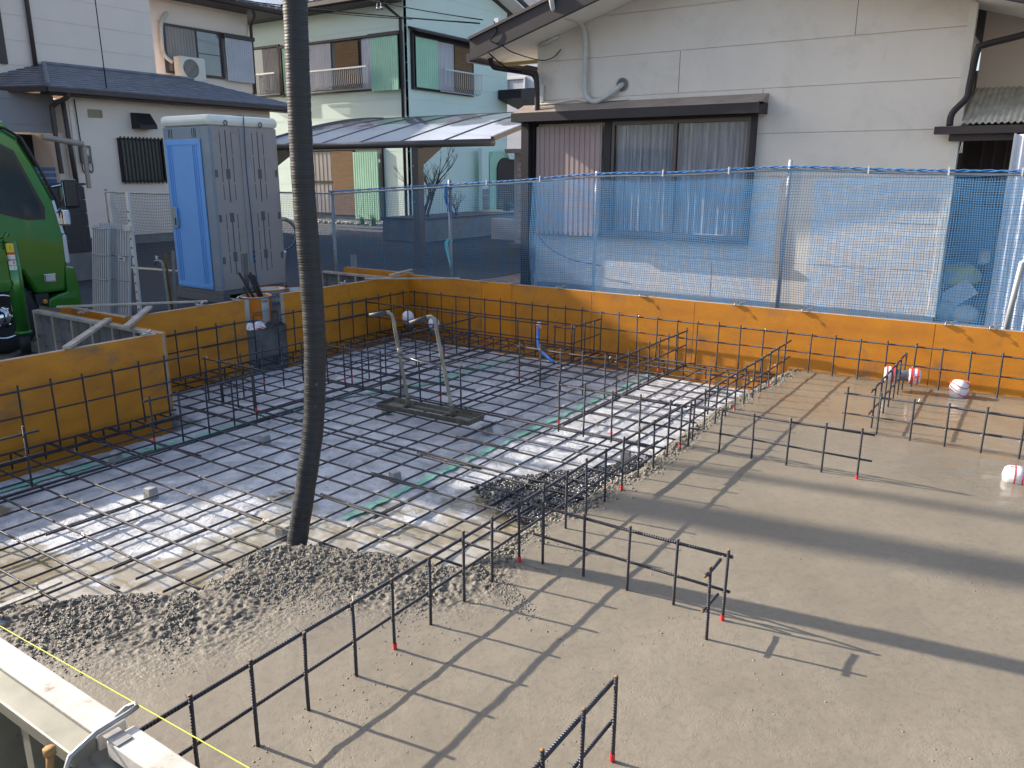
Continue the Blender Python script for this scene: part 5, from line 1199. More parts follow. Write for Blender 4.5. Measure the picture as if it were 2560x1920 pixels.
# lower wall fittings
b = MB(); frame_rect(b, 'x', XL_, 1, 7.36, 7.67, 2.80, 2.97, .02, 0, .03); slabp(b, 'x', XL_, 1, 7.38, 7.65, 2.82, 2.95, 0, .008)
for i in range(6): slabp(b, 'x', XL_, 1, 7.38, 7.65, 2.825+i*.021, 2.835+i*.021, .01, .02)
b.build('vent', mat('brass vent', (.35, .30, .2), rough=.5), C_)
b = MB(); b.prism([(XL_, 2.95), (XL_+.10, 2.95), (XL_+.34, 2.68), (XL_+.34, 2.60), (XL_, 2.60)], 'y', 8.35, 8.78); b.build('duct_hood', M_brown, C_)
lt = MB(); slabp(lt, 'x', XL_, 1, 7.98, 9.02, 1.44, 2.36, 0, .02); lw = lt.build('lattice_window', mat('green obscure glass', (.07, .105, .095), (.05, .08, .07), scale=5, rough=.3), C_)
b = MB()
for i in range(12): y = 7.98+i*.094; b.box(XL_+.09, XL_+.115, y-.012, y+.018, 1.38, 2.42)
b.build('bars', M_brown, lw)
b = MB(); frame_rect(b, 'x', XL_, 1, 7.95, 9.05, 1.41, 2.39, .04, .0, .09); b.build('frame', M_brown, lw)
b = MB(); b.box(XL_+.005, XL_+.10, 6.93+.10, 7.18+.10, 1.82, 2.20); me_ = b.build('electric_meter', mat('olive grey meter box', (.12, .13, .12), rough=.4), C_, bevel=.03)
b = MB(); b.box(XL_+.10, XL_+.104, 7.12, 7.22, 1.98, 2.15); b.build('meter_window', M_glass, me_); b = MB(); b.box(XL_+.105, XL_+.108, 7.14, 7.20, 2.03, 2.09); b.build('meter_dial', M_white, me_)
b = MB()
for y in (7.06, 7.2): b.tube(smooth_path([(XL_+.04, y, 1.82), (XL_+.04, y, 1.68), (XL_+.04, y+.05, 1.62), (XL_+.04, y+.09, 1.68), (XL_+.04, y+.09, 1.82)], .03), .012, 6)
b.tube([(XL_+.03, 7.10, 2.2), (XL_+.03, 7.08, 3.15)], .012, 6); b.build('meter_cable', M_cable, me_, smooth=True)
b = MB(); b.tube(smooth_path([(ex+.02, 6.72, 3.25), (ex-.02, 6.72, 3.15), (XL_+.1, 6.60, 3.0), (XL_+.08, 6.55, 2.8), (XL_+.08, 6.57, 1.6)], .05), .05, 8); b.tube([(XL_+.08, 6.80, 3.1), (XL_+.08, 6.86, 1.3)], .05, 8); b.build('downpipe', M_brown2, C_, smooth=True)
b = MB(); b.tube([(XL_+.8, 5.9, 2.32), (XL_+.8, 6.72, 2.20)], .06, 10); b.box(XL_+.76, XL_+.83, 6.70, 6.77, 1.3, 2.16); b.build('porch_rail', mat('beige enamel pipe', (.36, .30, .25), rough=.5), C_)

# ------------------------------------------------------------------ gate pier of dark blocks
t = thing('block_pier', 'dark split face block gate pier behind the green truck', 'wall', (-10.9, 3.85, 0))
b = MB(); b.box(-11.6, -10.812, 3.30, 4.10, -.1, .42); b.build('base', M_creamg, t)
b = MB(); b.box(-11.58, -10.83, 3.32, 4.08, .42, 1.44)
b.build('mortar_core', M_mortar, t)
b = MB()
for i in range(5):
    z = .43+i*.2
    for k in range(2): y0 = 3.30+k*.40; b.box(-11.6, -10.815, y0+.003, y0+.394, z, z+.19)
b.build('blocks', M_block, t)
b = MB(); b.box(-11.62, -10.80, 3.28, 4.12, 1.442, 1.475); b.build('coping', M_block, t)
t = thing('louvre_bracket', 'dark blue corrugated box on top of the block pier', 'box', (-11, 3.6, 1.48))
b = MB()
for i in range(3): b.box(-11.2, -10.85, 3.40, 3.72, 1.478+i*.085, 1.478+i*.085+.06)
b.build('ribs', M_bagb, t)

# ------------------------------------------------------------------ green truck
T = thing('green_truck', 'metallic green cab-over truck parked with one outrigger down at the left edge', 'truck', (-7.0, .8, 0))
X0 = -6.2; XB = -7.75
def sidep(pts, x0=X0, x1=XB): return pts
cabp = [(-1.0, .50), (.42, .50), (.42, .62), (.50, .80), (.72, .86), (.92, .74), (1.02, .52), (1.30, .52), (1.345, .78), (1.36, 1.05), (1.30, 1.38), (1.19, 1.66), (1.06, 1.92), (.95, 2.0), (.55, 2.06), (-1.0, 2.08)]
b = MB(); b.prism(cabp, 'x', XB, X0); cab = b.build('cab', M_truck, T, bevel=.03)
b = MB(); b.prism([(-.2, 1.36), (.70, 1.34), (1.02, 1.25), (1.16, 1.24), (1.175, 1.32), (1.03, 1.68), (.98, 1.80), (.86, 1.87), (-.2, 1.88)], 'x', X0+.001, X0+.010); wdw = b.build('side_window', M_cgl, cab, bevel=.004)
b = MB(); wp = [(-.2, 1.33), (.70, 1.31), (1.03, 1.21), (1.19, 1.21), (1.20, 1.32), (1.05, 1.70), (1.00, 1.83), (.87, 1.90), (-.2, 1.91)]
wi = [(-.2, 1.365), (.70, 1.345), (1.02, 1.255), (1.155, 1.25), (1.165, 1.32), (1.025, 1.68), (.975, 1.795), (.855, 1.865), (-.2, 1.875)]
vs = [(X0+.012, y, z) for y, z in wp]+[(X0+.012, y, z) for y, z in wi]; n = len(wp); b.add(vs+[(X0-.002, y, z) for y, z in wp], [(i, i+1, n+i+1, n+i) for i in range(n-1)]+[(i, 2*n+i, 2*n+i+1, i+1) for i in range(n-1)]); b.build('window_seal', M_blackp, wdw, fixn=False)
b = MB(); b.tube([(X0+.006, .55, 2.07), (X0+.006, .95, 2.02), (X0+.006, 1.08, 1.94), (X0+.008, 1.21, 1.66), (X0+.008, 1.32, 1.38), (X0+.006, 1.365, 1.1)], .014, 6); b.build('pillar_trim', M_blackp, cab)
b = MB(); b.prism([(-1, 2.085), (.55, 2.085), (.9, 2.03), (1.05, 1.93), (1.10, 1.94), (.98, 2.08), (.70, 2.16), (-1, 2.18)], 'x', XB+.1, X0-.06); b.build('roof_visor', M_truck, cab, bevel=.02)
b = MB(); b.box(X0-.25, X0+.004, 1.325, 1.375, .78, 1.06); b.build('headlight', M_lens, cab, bevel=.02)
b = MB(); b.prism([(1.325, 1.07), (1.352, 1.07), (1.30, 1.38), (1.275, 1.38)], 'x', X0+.0005, X0+.006); b.build('chrome_strip', M_chrome, cab)
b = MB(); b.box(X0+.001, X0+.012, 1.10, 1.215, .62, .70); mk = b.build('side_marker', M_chrome, cab, bevel=.006); b = MB(); b.box(X0+.0125, X0+.016, 1.115, 1.20, .635, .685); b.build('marker_lens', M_lens, mk)
b = MB(); b.prism([(1.10, .38), (1.12, .46), (1.22, .50), (1.30, .51), (1.31, .76), (1.40, .74), (1.425, .55), (1.42, .36)], 'x', XB+.02, X0+.015); b.build('bumper', M_truck, T, bevel=.015)
b = MB(); b.box(X0-.12, X0+.004, 1.0, 1.12, .42, .52); b.build('step', M_black, T); b = MB(); b.lathe((X0+.005, 1.08, .445), [(.022, 0), (.022, .008), (.001, .012)], 12, 'x'); b.build('reflector', M_amber, T)
# mirror
b = MB(); b.box(X0+.02, X0+.10, 1.36, 1.50, 1.30, 1.58); mr = b.build('mirror', M_blackp, T, bevel=.03); b = MB(); b.box(X0+.035, X0+.085, 1.355, 1.3585, 1.33, 1.55); b.build('mirror_glass', M_chrome, mr)
b = MB(); b.tube([(X0-.01, 1.28, 1.50), (X0+.05, 1.36, 1.52)], .012, 6); b.tube([(X0-.01, 1.30, 1.26), (X0+.05, 1.37, 1.33)], .012, 6); b.build('mirror_arm', M_chrome, mr)
b = MB(); b.box(X0-.02, X0+.06, 1.33, 1.41, 1.14, 1.29); b.build('under_mirror', M_chrome, T, bevel=.02)
# wheel
wh = thing('x', 'x', 'x'); bpy.data.objects.remove(wh)
b = MB(); b.lathe((X0-.02, .70, .345), [(.20, -.16), (.30, -.19), (.345, -.15), (.345, -.02), (.30, .02), (.21, .0)], 36, 'x'); ty = b.build('tyre', M_black, T, smooth=True)
b = MB(); b.lathe((X0-.02, .70, .345), [(.212, -.1), (.212, .006), (.195, .012), (.185, -.02), (.12, -.05), (.105, -.03), (.10, .01), (.06, .03), (.05, .05), (.0001, .055)], 36, 'x'); rm = b.build('rim', M_chrome, ty, smooth=True)
b = MB()
for i in range(6): a = i*PI/3; b.lathe((X0-.05, .70+.082*math.cos(a), .345+.082*math.sin(a)), [(.010, 0), (.010, .05), (.001, .055)], 6, 'x')
b.build('wheel_nuts', M_chrome, rm)
b = MB(); b.box(XB+.3, X0-.3, -3.5, .9, .45, .62); b.box(XB, X0-.05, -4.5, -1.05, .7, 1.3); b.build('chassis', M_black, T)
b = MB(); b.prism([(.30, .34), (.36, .55), (.52, .76), (.72, .82), (.92, .70), (1.03, .50), (1.0, .38)], 'x', X0-.35, X0-.30); b.build('wheel_arch_liner', M_black, T)
# outrigger
OX, OY = -5.95, .735
b = MB(); b.tube([(OX, OY, .235), (OX, OY, 1.05)], .062, 20); orr = b.build('outrigger', M_truck, T, smooth=True)
b = MB(); b.tube([(OX, OY, .215), (OX, OY, .245)], .070, 20); b.build('collar', M_truck, orr, smooth=True)
b = MB(); b.tube([(OX, OY, .03), (OX, OY, .235)], .045, 16); b.lathe((OX, OY, -.005), [(.11, 0), (.11, .02), (.05, .04)], 20); b.build('foot', M_black, orr, smooth=True)
b = MB(); b.box(OX-.05, OX+.05, OY-.06, OY+.02, 1.05, 1.09); b.tube([(OX, OY-.03, 1.08), (OX, OY+.0, 1.12)], .02, 8); b.box(OX-.25, OX+.04, OY-.3, OY-.06, .62, .98); b.box(OX+.041, OX+.06, OY-.25, OY-.06, .88, .93); b.box(OX+.041, OX+.06, OY-.25, OY-.06, .66, .71); b.tube([(OX+.02, OY-.2, 1.0), (OX+.02, OY-.02, 1.08)], .012, 6); b.build('bracket', M_truck, orr)
def text_mesh(s, size, depth=.0008):
    cu = bpy.data.curves.new('t', 'FONT'); cu.body = s; cu.size = size; cu.align_x = 'CENTER'; cu.align_y = 'CENTER'; cu.extrude = depth
    o = bpy.data.objects.new('t', cu); col.objects.link(o); dg = bpy.context.evaluated_depsgraph_get(); me = bpy.data.meshes.new_from_object(o.evaluated_get(dg))
    vs = [v.co.copy() for v in me.vertices]; fs = [tuple(p.vertices) for p in me.polygons]; bpy.data.objects.remove(o); bpy.data.meshes.remove(me); return vs, fs
def on_cyl(b, vs, fs, cx, cy, R, ang, z, mi=0, lift=.001):
    o = []
    for v in vs: a = ang+v.x/R; o.append((cx+(R+lift+v.z)*math.cos(a), cy+(R+lift+v.z)*math.sin(a), z+v.y))
    b.add(o, fs, mi)
def cyl_patch(b, cx, cy, R, ang, wdt, z0, z1, lift, mi=0):
    n = 10; vs = []
    for i in range(n+1): a = ang+(-.5+i/n)*wdt/R; vs += [(cx+(R+lift)*math.cos(a), cy+(R+lift)*math.sin(a), z0), (cx+(R+lift)*math.cos(a), cy+(R+lift)*math.sin(a), z1)]
    b.add(vs, [(2*i, 2*i+2, 2*i+3, 2*i+1) for i in range(n)], mi)
ang = -.42
b = MB(); cyl_patch(b, OX, OY, .062, ang, .06, .955, 1.035, .001, 0); cyl_patch(b, OX, OY, .062, ang, .06, .895, .950, .001, 1); cyl_patch(b, OX, OY, .062, ang, .06, .845, .893, .001, 1); cyl_patch(b, OX, OY, .062, ang, .06, .800, .843, .001, 1)
cyl_patch(b, OX, OY, .062, ang, .06, .935, .950, .0015, 2); cyl_patch(b, OX, OY, .062, ang, .06, .883, .892, .0015, 2); cyl_patch(b, OX, OY, .062, ang, .06, .833, .842, .0015, 0)
def tri(R, s): return [Vector((0, s, 0)), Vector((-s, -s*.7, 0)), Vector((s, -s*.7, 0))]
on_cyl(b, tri(0, .024), [(0, 1, 2)], OX, OY, .062, ang, .990, 3, .0018)
on_cyl(b, tri(0, .014), [(0, 1, 2)], OX, OY, .062, ang, .989, 0, .0022)
v_, f_ = text_mesh('!', .026); on_cyl(b, v_, f_, OX, OY, .062, ang, .990, 3, .0026)
v_, f_ = text_mesh('6', .034); on_cyl(b, v_, f_, OX, OY, .062, ang+.2, .866, 3, .002)
v_, f_ = text_mesh('1', .030); on_cyl(b, v_, f_, OX, OY, .062, ang+.2, .818, 3, .002)
b.build('warning_labels', [M_sticky, M_stick, M_red, M_ink], orr, fixn=False)

# ------------------------------------------------------------------ portable toilet
PT = thing('portable_toilet', 'grey portable toilet with a sky blue door and cream roof', 'portable toilet', (-7.5, 4.2, 0))
px0, px1, py0, py1, pz0, pz1 = -8.0, -7.06, 3.69, 4.74, .15, 2.20
b = MB(); b.box(px0, px1, py0+.03, py1, pz0, pz1); body = b.build('body', M_toilet, PT, bevel=.02)
b = MB(); P = [(px0-.02, py0-.01), (px1+.02, py0-.01), (px1+.02, py1+.02), (px0-.02, py1+.02)]
b.box(px0-.025, px1+.025, py0-.02, py1+.025, pz1-.005, pz1+.13); b.build('roof', M_cap, PT, bevel=.055)
b = MB(); b.box(px0, px1, py0, py0+.045, pz0, pz0+.04); b.box(px0, px0+.05, py0, py0+.045, pz0+.04, pz1-.01); b.box(px1-.17, px1, py0, py0+.045, pz0+.04, pz1-.01); b.box(px0+.05, px1-.17, py0, py0+.045, 2.03, pz1-.01); b.build('front_frame', M_toiletf, PT, bevel=.008)
b = MB(); b.box(px0+.035, px1-.165, py0-.018, py0-.001, .165, 2.04); dr = b.build('door', M_door, PT, bevel=.006)
b = MB()
for x0, x1 in ((px0+.09, px0+.105), (px0+.13, px0+.14), (px0+.165, px0+.18), (px1-.33, px1-.315), (px1-.29, px1-.28), (px1-.255, px1-.24)): b.box(x0, x1, py0-.026, py0-.0185, .25, 1.97)
b.box(px0+.07, px1-.20, py0-.026, py0-.0185, 1.975, 1.99); b.box(px0+.045, px1-.175, py0-.026, py0-.0185, .19, .21); b.build('door_ribs', M_door, dr)
b = MB(); b.box(px0+.065, px0+.185, py0-.034, py0-.019, .93, 1.20); lk = b.build('door_lock', mat('grey lock plate', (.30, .31, .27), rough=.5), dr, bevel=.01)
b = MB(); b.tube([(px0+.19, py0-.035, .945), (px0+.195, py0-.05, .96), (px0+.195, py0-.05, 1.17), (px0+.19, py0-.035, 1.185)], .010, 6); b.build('pull', M_door, lk, smooth=True); b = MB(); b.box(px0+.12, px0+.145, py0-.037, py0-.0345, .97, 1.06); b.build('latch_slot', M_dark, lk)
b = MB()
for x in (px0+.12, px0+.15, px0+.19, px1-.33, px1-.29, px1-.26): b.box(x, x+.008, py0-.004, py0-.0005, 2.06, 2.17)
b.build('header_vents', M_dark, PT)
# side panel: recessed slot rows, handles, seam
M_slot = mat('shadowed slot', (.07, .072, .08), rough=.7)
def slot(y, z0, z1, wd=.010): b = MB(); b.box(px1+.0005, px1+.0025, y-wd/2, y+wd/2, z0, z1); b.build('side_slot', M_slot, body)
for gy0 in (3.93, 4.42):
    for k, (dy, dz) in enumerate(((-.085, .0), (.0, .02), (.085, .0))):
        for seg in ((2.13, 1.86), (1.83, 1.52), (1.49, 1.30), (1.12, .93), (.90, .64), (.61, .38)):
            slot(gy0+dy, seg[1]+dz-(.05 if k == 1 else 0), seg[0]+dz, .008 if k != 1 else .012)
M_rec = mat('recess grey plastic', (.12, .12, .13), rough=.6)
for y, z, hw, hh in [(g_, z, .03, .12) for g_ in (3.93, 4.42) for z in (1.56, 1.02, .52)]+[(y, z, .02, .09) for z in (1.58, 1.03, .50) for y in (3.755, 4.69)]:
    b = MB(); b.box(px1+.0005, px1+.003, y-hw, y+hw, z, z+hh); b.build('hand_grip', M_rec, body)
b = MB(); b.box(px1+.001, px1+.012, 4.14, 4.20, .2, 2.18); b.build('seam_rib', M_toilet, body)
for y in (3.93, 4.46):
    b = MB(); b.tube([(px1+.03, y+.025*math.cos(a), 2.235+.028*math.sin(a)) for a in [i*PI/6 for i in range(12)]], .006, 5, closed=True); b.build('lifting_ring', M_brown2, PT, smooth=True)
b = MB(); b.tube(smooth_path([(px1-.35, 4.20, pz1+.13), (px1+.0, 4.20, pz1+.135), (px1+.035, 4.20, pz1+.05), (px1+.016, 4.20, 1.6), (px1+.016, 4.22, .9), (px1+.02, 4.21, .55), (px1+.05, 4.20, .2)], .05), .007, 6)
for z in (.62, .56, .5): b.tube([(px1+.02+.012*math.cos(a), 4.21+.014*math.sin(a), z+.02*math.sin(a*2)) for a in [i*.6 for i in range(14)]], .005, 4)
tag(b.build('tie_rope', mat('faded blue rope', (.05, .12, .25), rough=.8), smooth=True), 'blue rope tied down over the portable toilet', 'rope')
b = MB(); b.box(px0-.03, px1+.04, py0-.02, py0+.08, .0, .10); b.box(px0-.03, px1+.04, py1-.10, py1+.0, .0, .10); b.box(px0-.02, px1+.03, py0-.01, py1, .10, .148); b.build('skid_base', mat('dark plastic base', (.13, .13, .135), rough=.7), PT, bevel=.008)

# ------------------------------------------------------------------ gratings, poles, tap beside the toilet
GRP = 'steel gratings stacked upright'
for gi, (x0, x1, yb, yt, zt, n, lab) in enumerate([(-7.68, -7.36, 2.33, 2.47, 1.03, 8, 'narrow front galvanised grating leaning left of the tap'), (-7.68, -7.07, 2.41, 2.55, 1.06, 13, 'wide galvanised grating leaning behind the narrow one')]):
    t = thing('steel_grating', lab, 'grating', ((x0+x1)/2, yb, 0), GRP)
    for i in range(n):
        x = x0+(x1-x0)*i/(n-1); b = MB(); b.bar((x, yb, 0), (x-.02, yt, zt), .010, .034, up=(0, 1, 0)); b.build('bar', M_alupaint, t)
    for z in (.13, .42, .70, 1.0): b = MB(); yy = yb+(yt-yb)*z/zt; b.tube([(x0-.025, yy-.02, z), (x1+.01, yy-.02, z)], .006, 5); b.build('cross_rod', M_galv, t, smooth=True)
    if gi == 1:
        b = MB(); b.box(x1-.13, x1+.0, yb+.02, yb+.026, .66, .70); nm = b.build('name_plate', M_stick, t)
        b = MB(); b.box(x1-.115, x1-.03, yb+.018, yb+.0195, .672, .688); b.build('plate_print', M_ink, nm)
b = MB(); b.box(-7.615, -7.555, 2.62, 2.68, 0, 1.40); tag(b.build('square_post', M_alu, bevel=.004), 'square aluminium post standing behind the steel gratings', 'post')
t = thing('aluminium_staff', 'perforated aluminium upright leaning right of the steel gratings', 'post', (-6.97, 2.5, 0))
b = MB(); b.bar((-6.93, 2.46, 0), (-7.0, 2.52, 1.42), .055, .028); b.build('channel', M_alupaint, t)
b = MB(); b.box(-7.03, -6.90, 2.44, 2.50, 1.0, 1.06); b.build('bracket', M_alupaint, t)
b = MB()
for i in range(12): z = .1+i*.1; q = Vector((-6.93-.07*z/1.42, 2.442+.06*z/1.42, z)); b.box(q.x-.006, q.x+.006, q.y+.0-.004, q.y+.002, z, z+.018)
b.build('holes', M_dark, t)
t = thing('standpipe', 'garden standpipe tap on a pale upright pipe beside the toilet', 'tap', (-7.13, 2.95, 0))
b = MB(); b.tube(smooth_path([(-7.115, 2.95, 0), (-7.14, 2.95, .45), (-7.15, 2.95, .56), (-7.18, 2.95, .60), (-7.26, 2.95, .60)], .03), .016, 10); b.build('pipe', mat('pale painted pipe', (.42, .40, .34), (.3, .28, .24), scale=9, rough=.6), t, smooth=True)
b = MB(); b.tube([(-7.25, 2.95, .60), (-7.28, 2.95, .60), (-7.30, 2.95, .585), (-7.30, 2.95, .55)], .017, 10); b.tube([(-7.265, 2.95, .60), (-7.265, 2.95, .65)], .012, 8); b.bar((-7.30, 2.95, .655), (-7.23, 2.95, .655), .014, .010); b.build('tap', M_chrome, t, smooth=True)
b = MB(); b.bar((-7.10, 2.98, 0), (-7.125, 2.98, .70), .035, .012, up=(0, 1, 0)); tag(b.build('rusty_stake', M_rust), 'rusty brown steel stake behind the standpipe', 'stake')
b = MB(); b.bar((-6.99, 2.95, 0), (-6.91, 2.95, .74), .045, .006, up=(0, 1, 0)); b.bar((-6.97, 2.93, 0), (-6.89, 2.93, .74), .006, .035, up=(0, 1, 0)); tag(b.build('angle_iron', M_galv), 'galvanised angle iron leaning at the toilet corner', 'angle iron')
# bits behind the gap
def pail(label, c, r, h, body_m, text, rim_m, seed, tilt=0):
    t = thing('pail', label, 'pail', c, 'printed tin pails behind the gap in the forms')
    b = MB(); b.lathe(c, [(r*.93, 0), (r*.94, .02), (r, h-.02), (r*1.04, h-.01), (r*1.04, h), (r*.96, h), (r*.94, h-.03), (.001, h-.05)], 32); bo = b.build('drum', body_m, t, smooth=True)
    b = MB(); b.tube([(c[0]+r*1.03*math.cos(i*PI/16), c[1]+r*1.03*math.sin(i*PI/16), c[2]+h-.004) for i in range(32)], .009, 6, closed=True); b.build('rim', rim_m, t, smooth=True)
    b = MB(); b.tube(smooth_path([(c[0]+.0, c[1]-r*1.02, c[2]+h*.75), (c[0]+r*.9, c[1]-r*.5, c[2]+h*.62), (c[0]+r*1.12, c[1], c[2]+h*.60), (c[0]+r*.9, c[1]+r*.5, c[2]+h*.62), (c[0], c[1]+r*1.02, c[2]+h*.75)], .03), .003, 5); b.build('bail', M_wire, t, smooth=True)
    return t, bo
ca = math.atan2(-2.689-2.45, 1.752+4.85)
t, bo = pail('dented orange printed pail full of black tubes', (-4.82, 2.45, .11), .145, .34, M_bkto, None, M_galv, 1)
b = MB(); cyl_patch(b, -4.82, 2.45, .146, ca+.62, .09, .14, .44, .001, 0); v_, f_ = text_mesh('EN', .042); on_cyl(b, v_, f_, -4.82, 2.45, .147, ca+.52, .405, 1, .0015)
cyl_patch(b, -4.82, 2.45, .146, ca-.75, .07, .14, .44, .001, 0); cyl_patch(b, -4.82, 2.45, .146, ca+.15, .17, .14, .19, .0012, 2)
for z in (.30, .285, .27): cyl_patch(b, -4.82, 2.45, .146, ca, .09, z, z+.004, .0015, 1)
b.build('printing', [M_bkt, M_ink, M_sticky], bo, fixn=False)
t, bo = pail('white and orange pail printed ENEOS behind the other pail', (-4.98, 2.76, .10), .145, .37, M_bkt, None, M_bkto, 2)
b = MB(); v_, f_ = text_mesh('ENEOS', .062); on_cyl(b, v_, f_, -4.98, 2.76, .146, ca-.05, .415, 0, .001)
v_, f_ = text_mesh('SUSTINA', .048); on_cyl(b, v_, f_, -4.98, 2.76, .146, ca-.02, .335, 1, .001)
v_, f_ = text_mesh('0W-20', .034); on_cyl(b, v_, f_, -4.98, 2.76, .146, ca+.0, .255, 1, .001)
for z in (.32, .305, .25, .235): cyl_patch(b, -4.98, 2.76, .146, ca, .13, z, z+.004, .001, 1)
b.build('printing', [M_ink, M_inkb], bo, fixn=False)
pail('white pail with an orange rim half hidden by the hose', (-5.05, 3.17, .07), .145, .34, M_bkt, None, M_bkto, 3)
t = thing('tube_bundle', 'bundle of black tubes leaning in the orange pail', 'tube bundle', (-4.82, 2.45, .3))
for k, (a, b_) in enumerate([((-4.82, 2.50, .30), (-4.86, 2.30, .69)), ((-4.82, 2.54, .32), (-4.86, 2.41, .66)), ((-4.83, 2.55, .32), (-4.87, 2.44, .68)), ((-4.81, 2.56, .32), (-4.86, 2.47, .65)), ((-4.76, 2.38, .32), (-4.78, 2.28, .56)), ((-4.84, 2.57, .32), (-4.88, 2.50, .63))]):
    b = MB(); b.tube([a, b_], .013, 8); b.build('tube', M_black, t, smooth=True)
b = MB(); b.bar((-4.98, 2.46, 0), (-4.98, 2.48, .86), .05, .02, up=(1, 0, 0)); tag(b.build('timber_stake', M_plyback), 'grey timber stake standing behind the pails', 'stake')
b = MB(); b.tube([(-4.95, 2.88, 0), (-4.94, 2.95, .80), (-4.93, 2.955, .83)], .007, 6); b.tube([(-4.94, 2.95, .81), (-4.94, 2.965, .85)], .014, 8); tag(b.build('marker_rod', M_galv, smooth=True), 'thin steel rod standing right of the portable toilet', 'rod')
b = MB(); b.bar((-4.62, 2.58, .20), (-4.60, 2.72, .42), .03, .03); b.bar((-4.62, 2.70, .42), (-4.66, 2.71, .5), .03, .03); tag(b.build('crooked_timber', M_plyback), 'crooked grey timber leaning at the end of the left form', 'timber')
t = thing('cloth', 'white and blue rag with a red stripe heaped on the grey board', 'rag', (-4.47, 2.2, .21))
def rag(c, s, material, seed, nm):
    r = np.random.default_rng(seed); n = 14; b = MB(); vs = []
    for i in range(n+1):
        for j in range(n+1):
            u, v = i/n-.5, j/n-.5; hgt = max(0, 1-4*(u*u+v*v))**.6; x = c[0]+u*s[0]; y = c[1]+v*s[1]
            vs.append((x, y, c[2]+s[2]*hgt*(.6+.4*math.sin(9*u+seed)*math.cos(11*v+seed))+.004*math.sin(31*u+17*v)))
    b.add(vs, [(i*(n+1)+j, i*(n+1)+j+1, (i+1)*(n+1)+j+1, (i+1)*(n+1)+j) for i in range(n) for j in range(n)]); return b.build(nm, material, t, smooth=True, fixn=False)
rag((-4.47, 2.15, .207), (.14, .24, .075), M_wrap, 3, 'white_cloth'); rag((-4.47, 2.16, .222), (.06, .12, .075), M_inkb, 3, 'blue_patch'); rag((-4.44, 2.32, .206), (.10, .26, .05), M_black, 5, 'dark_glove')
b = MB(); b.box(-4.408, -4.400, 2.09, 2.2, .210, .216); b.build('red_stripe', M_red, t)

# ------------------------------------------------------------------ bicycle behind the fence
BK = thing('bicycle', 'dark bicycle parked beyond the net fence between toilet and hose', 'bicycle', (-12.2, 9.6, 0))
dB = Vector((.25, 1, 0)).normalized(); bx0, by0 = -12.1-dB.x*1.05, 8.95-dB.y*1.05
def bp_(s, z): q = Vector((bx0, by0, 0))+dB*s; return Vector((q.x, q.y, z))
for s in (0, 1.05):
    b = MB(); b.tube([bp_(s+.33*math.cos(a), .33+.33*math.sin(a)) for a in [i*PI/16 for i in range(32)]], .016, 6, closed=True); wl_ = b.build('wheel', M_black, BK, smooth=True)
    b = MB(); b.tube([bp_(s+.31*math.cos(a), .33+.31*math.sin(a)) for a in [i*PI/16 for i in range(32)]], .008, 5, closed=True)
    for i in range(12): a = i*PI/6; b.tube([bp_(s, .33), bp_(s+.31*math.cos(a), .33+.31*math.sin(a))], .0025, 3)
    b.build('rim', M_alu, wl_, smooth=True)
    b = MB(); b.tube([bp_(s+.37*math.cos(a), .33+.37*math.sin(a)) for a in [PI*.05+i*PI/12 for i in range(12)]], .018, 5); b.build('mudguard', M_alu, BK, smooth=True)
b = MB(); b.tube([bp_(0, .33), bp_(.35, .38), bp_(.45, .75)], .016, 6); b.tube([bp_(.35, .38), bp_(.88, .8)], .018, 6); b.tube([bp_(.43, .7), bp_(0, .33)], .012, 6); b.tube([bp_(1.05, .33), bp_(.88, .82), bp_(.84, 1.0)], .016, 6); b.build('frame', M_inkb, BK, smooth=True)
b = MB(); b.tube(smooth_path([bp_(.72, 1.0)+Vector((.2, 0, 0)), bp_(.86, 1.04), bp_(.72, 1.0)-Vector((.2, 0, 0))], .03), .012, 6); b.build('handlebar', M_chrome, BK, smooth=True)
b = MB(); b.bar(bp_(.32, .86), bp_(.58, .86), .14, .06); b.build('saddle', M_black, BK, bevel=.02)
b = MB(); b.lathe(bp_(-.05, .42), [(.10, -.12), (.14, .16), (.15, .17)], 16); b.build('basket', M_galv, BK)

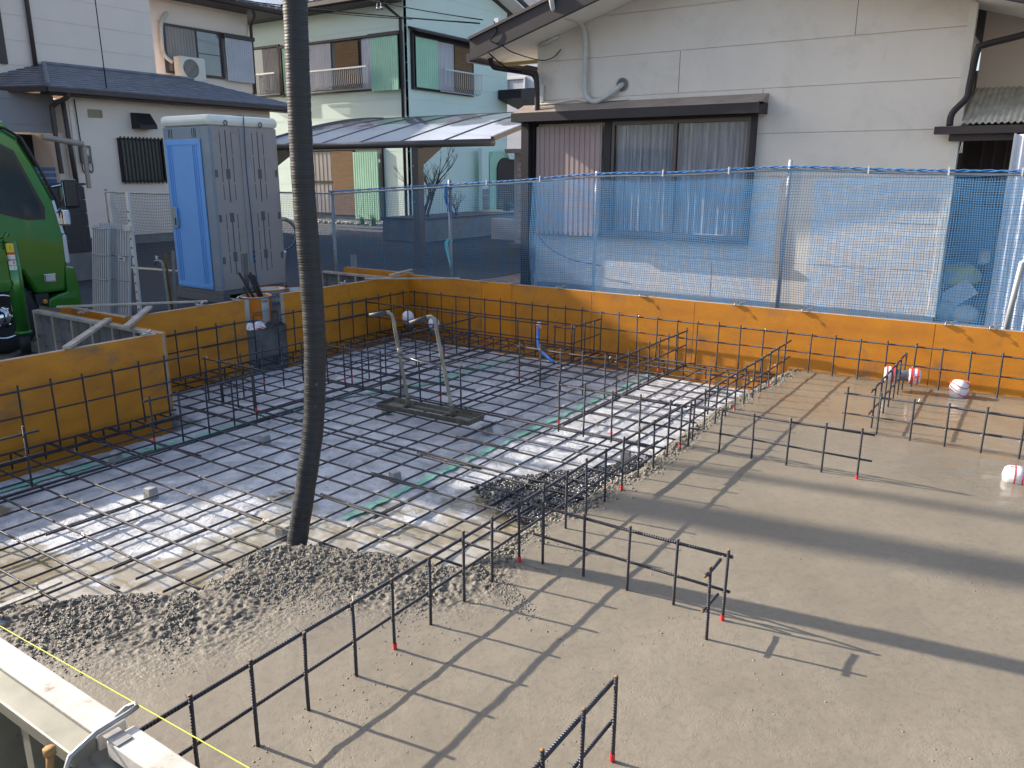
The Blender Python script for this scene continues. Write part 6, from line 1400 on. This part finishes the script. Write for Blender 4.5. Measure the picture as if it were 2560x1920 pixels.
# ------------------------------------------------------------------ overhead wires
def sagw(a, b_, s, r, label):
    a = Vector(a); b_ = Vector(b_); P = [a+(b_-a)*(i/24)-Vector((0, 0, s*4*(i/24)*(1-i/24))) for i in range(25)]
    b = MB(); b.tube(P, r, 5); tag(b.build('overhead_cable', M_cable, smooth=True), label, 'cable', 'overhead service cables')
sagw((-17.5, 8.9, 6.0), (-5.25, 6.86, 3.62), .10, .010, 'upper black service cable running to the gable corner')
sagw((-18.3, 13.0, 7.4), (-5.20, 6.86, 3.66), .18, .008, 'thin service cable crossing in front of the green house')
sagw((-17.6, 8.6, 5.6), (-15.86, 7.6, 3.40), .05, .012, 'twisted cable dropping onto the slate roof eave')
sagw((-17.7, 9.6, 6.05), (-14.6, 16.3, 5.9), .12, .010, 'cable passing under the tiled eave of the cream house')
t = thing('cable_fitting', 'pair of black insulated cable clamps hanging before the green house', 'cable clamp', (-10.0, 10.0, 4.75))
b = MB()
for dx in (-.04, .05): b.tube([(-10.0+dx, 10, 4.86), (-10.0+dx*1.3, 10, 4.74)], .022, 8); b.tube(smooth_path([(-10.0+dx, 10, 4.86), (-10.1+dx, 10, 4.95), (-10.05+dx, 10, 5.05), (-9.95, 10, 5.02)], .03), .008, 5)
b.build('clamps', M_black, t, smooth=True)
b = MB()
for dx in (-.04, .05): b.tube([(-10.0+dx*1.15, 9.99, 4.79), (-10.0+dx*1.2, 9.99, 4.76)], .024, 8)
b.build('white_sleeve', M_white, t, smooth=True)

# ------------------------------------------------------------------ invented house and poles out of view, added to shade the pit
N_ = thing('shading_house', 'invented plain two storey house outside the picture, added to shade the pit', 'house', (-17, .8, 0))
b = MB(); b.box(-20.5, -14.2, -2.0, 3.75, 0, 6.75); b.build('wall', M_cream, N_)
b = MB(); b.prism([(-13.95, 6.70), (-13.95, 6.86), (-17.3, 7.75), (-20.8, 6.86), (-20.8, 6.70)], 'y', -2.12, 3.9); b.build('roof', M_slate, N_)
for y in (-1.0, 1.2):
    b = MB(); frame_rect(b, 'x', -14.2, 1, y, y+1.3, 3.9, 5.1, .06, 0, .06); w_ = b.build('window', M_brown, N_)
    b = MB(); b.box(-14.199, -14.18, y+.06, y+1.24, 3.96, 5.04); b.build('pane', M_glass, w_)
def pole(name, label, x, y, r, h):
    b = MB(); b.tube([(x, y, 0), (x, y, h)], [r, r*.85], 14); tag(b.build(name, M_creamg, smooth=True), label, 'pole')
pole('shade_pole', 'invented thick pole outside the picture, added for its shadow band on the slab', -13.2, -1.44, .17, 11)
pole('shade_mast', 'invented thin mast outside the picture, added for its narrow shadow band', -13.4, -.80, .055, 11)
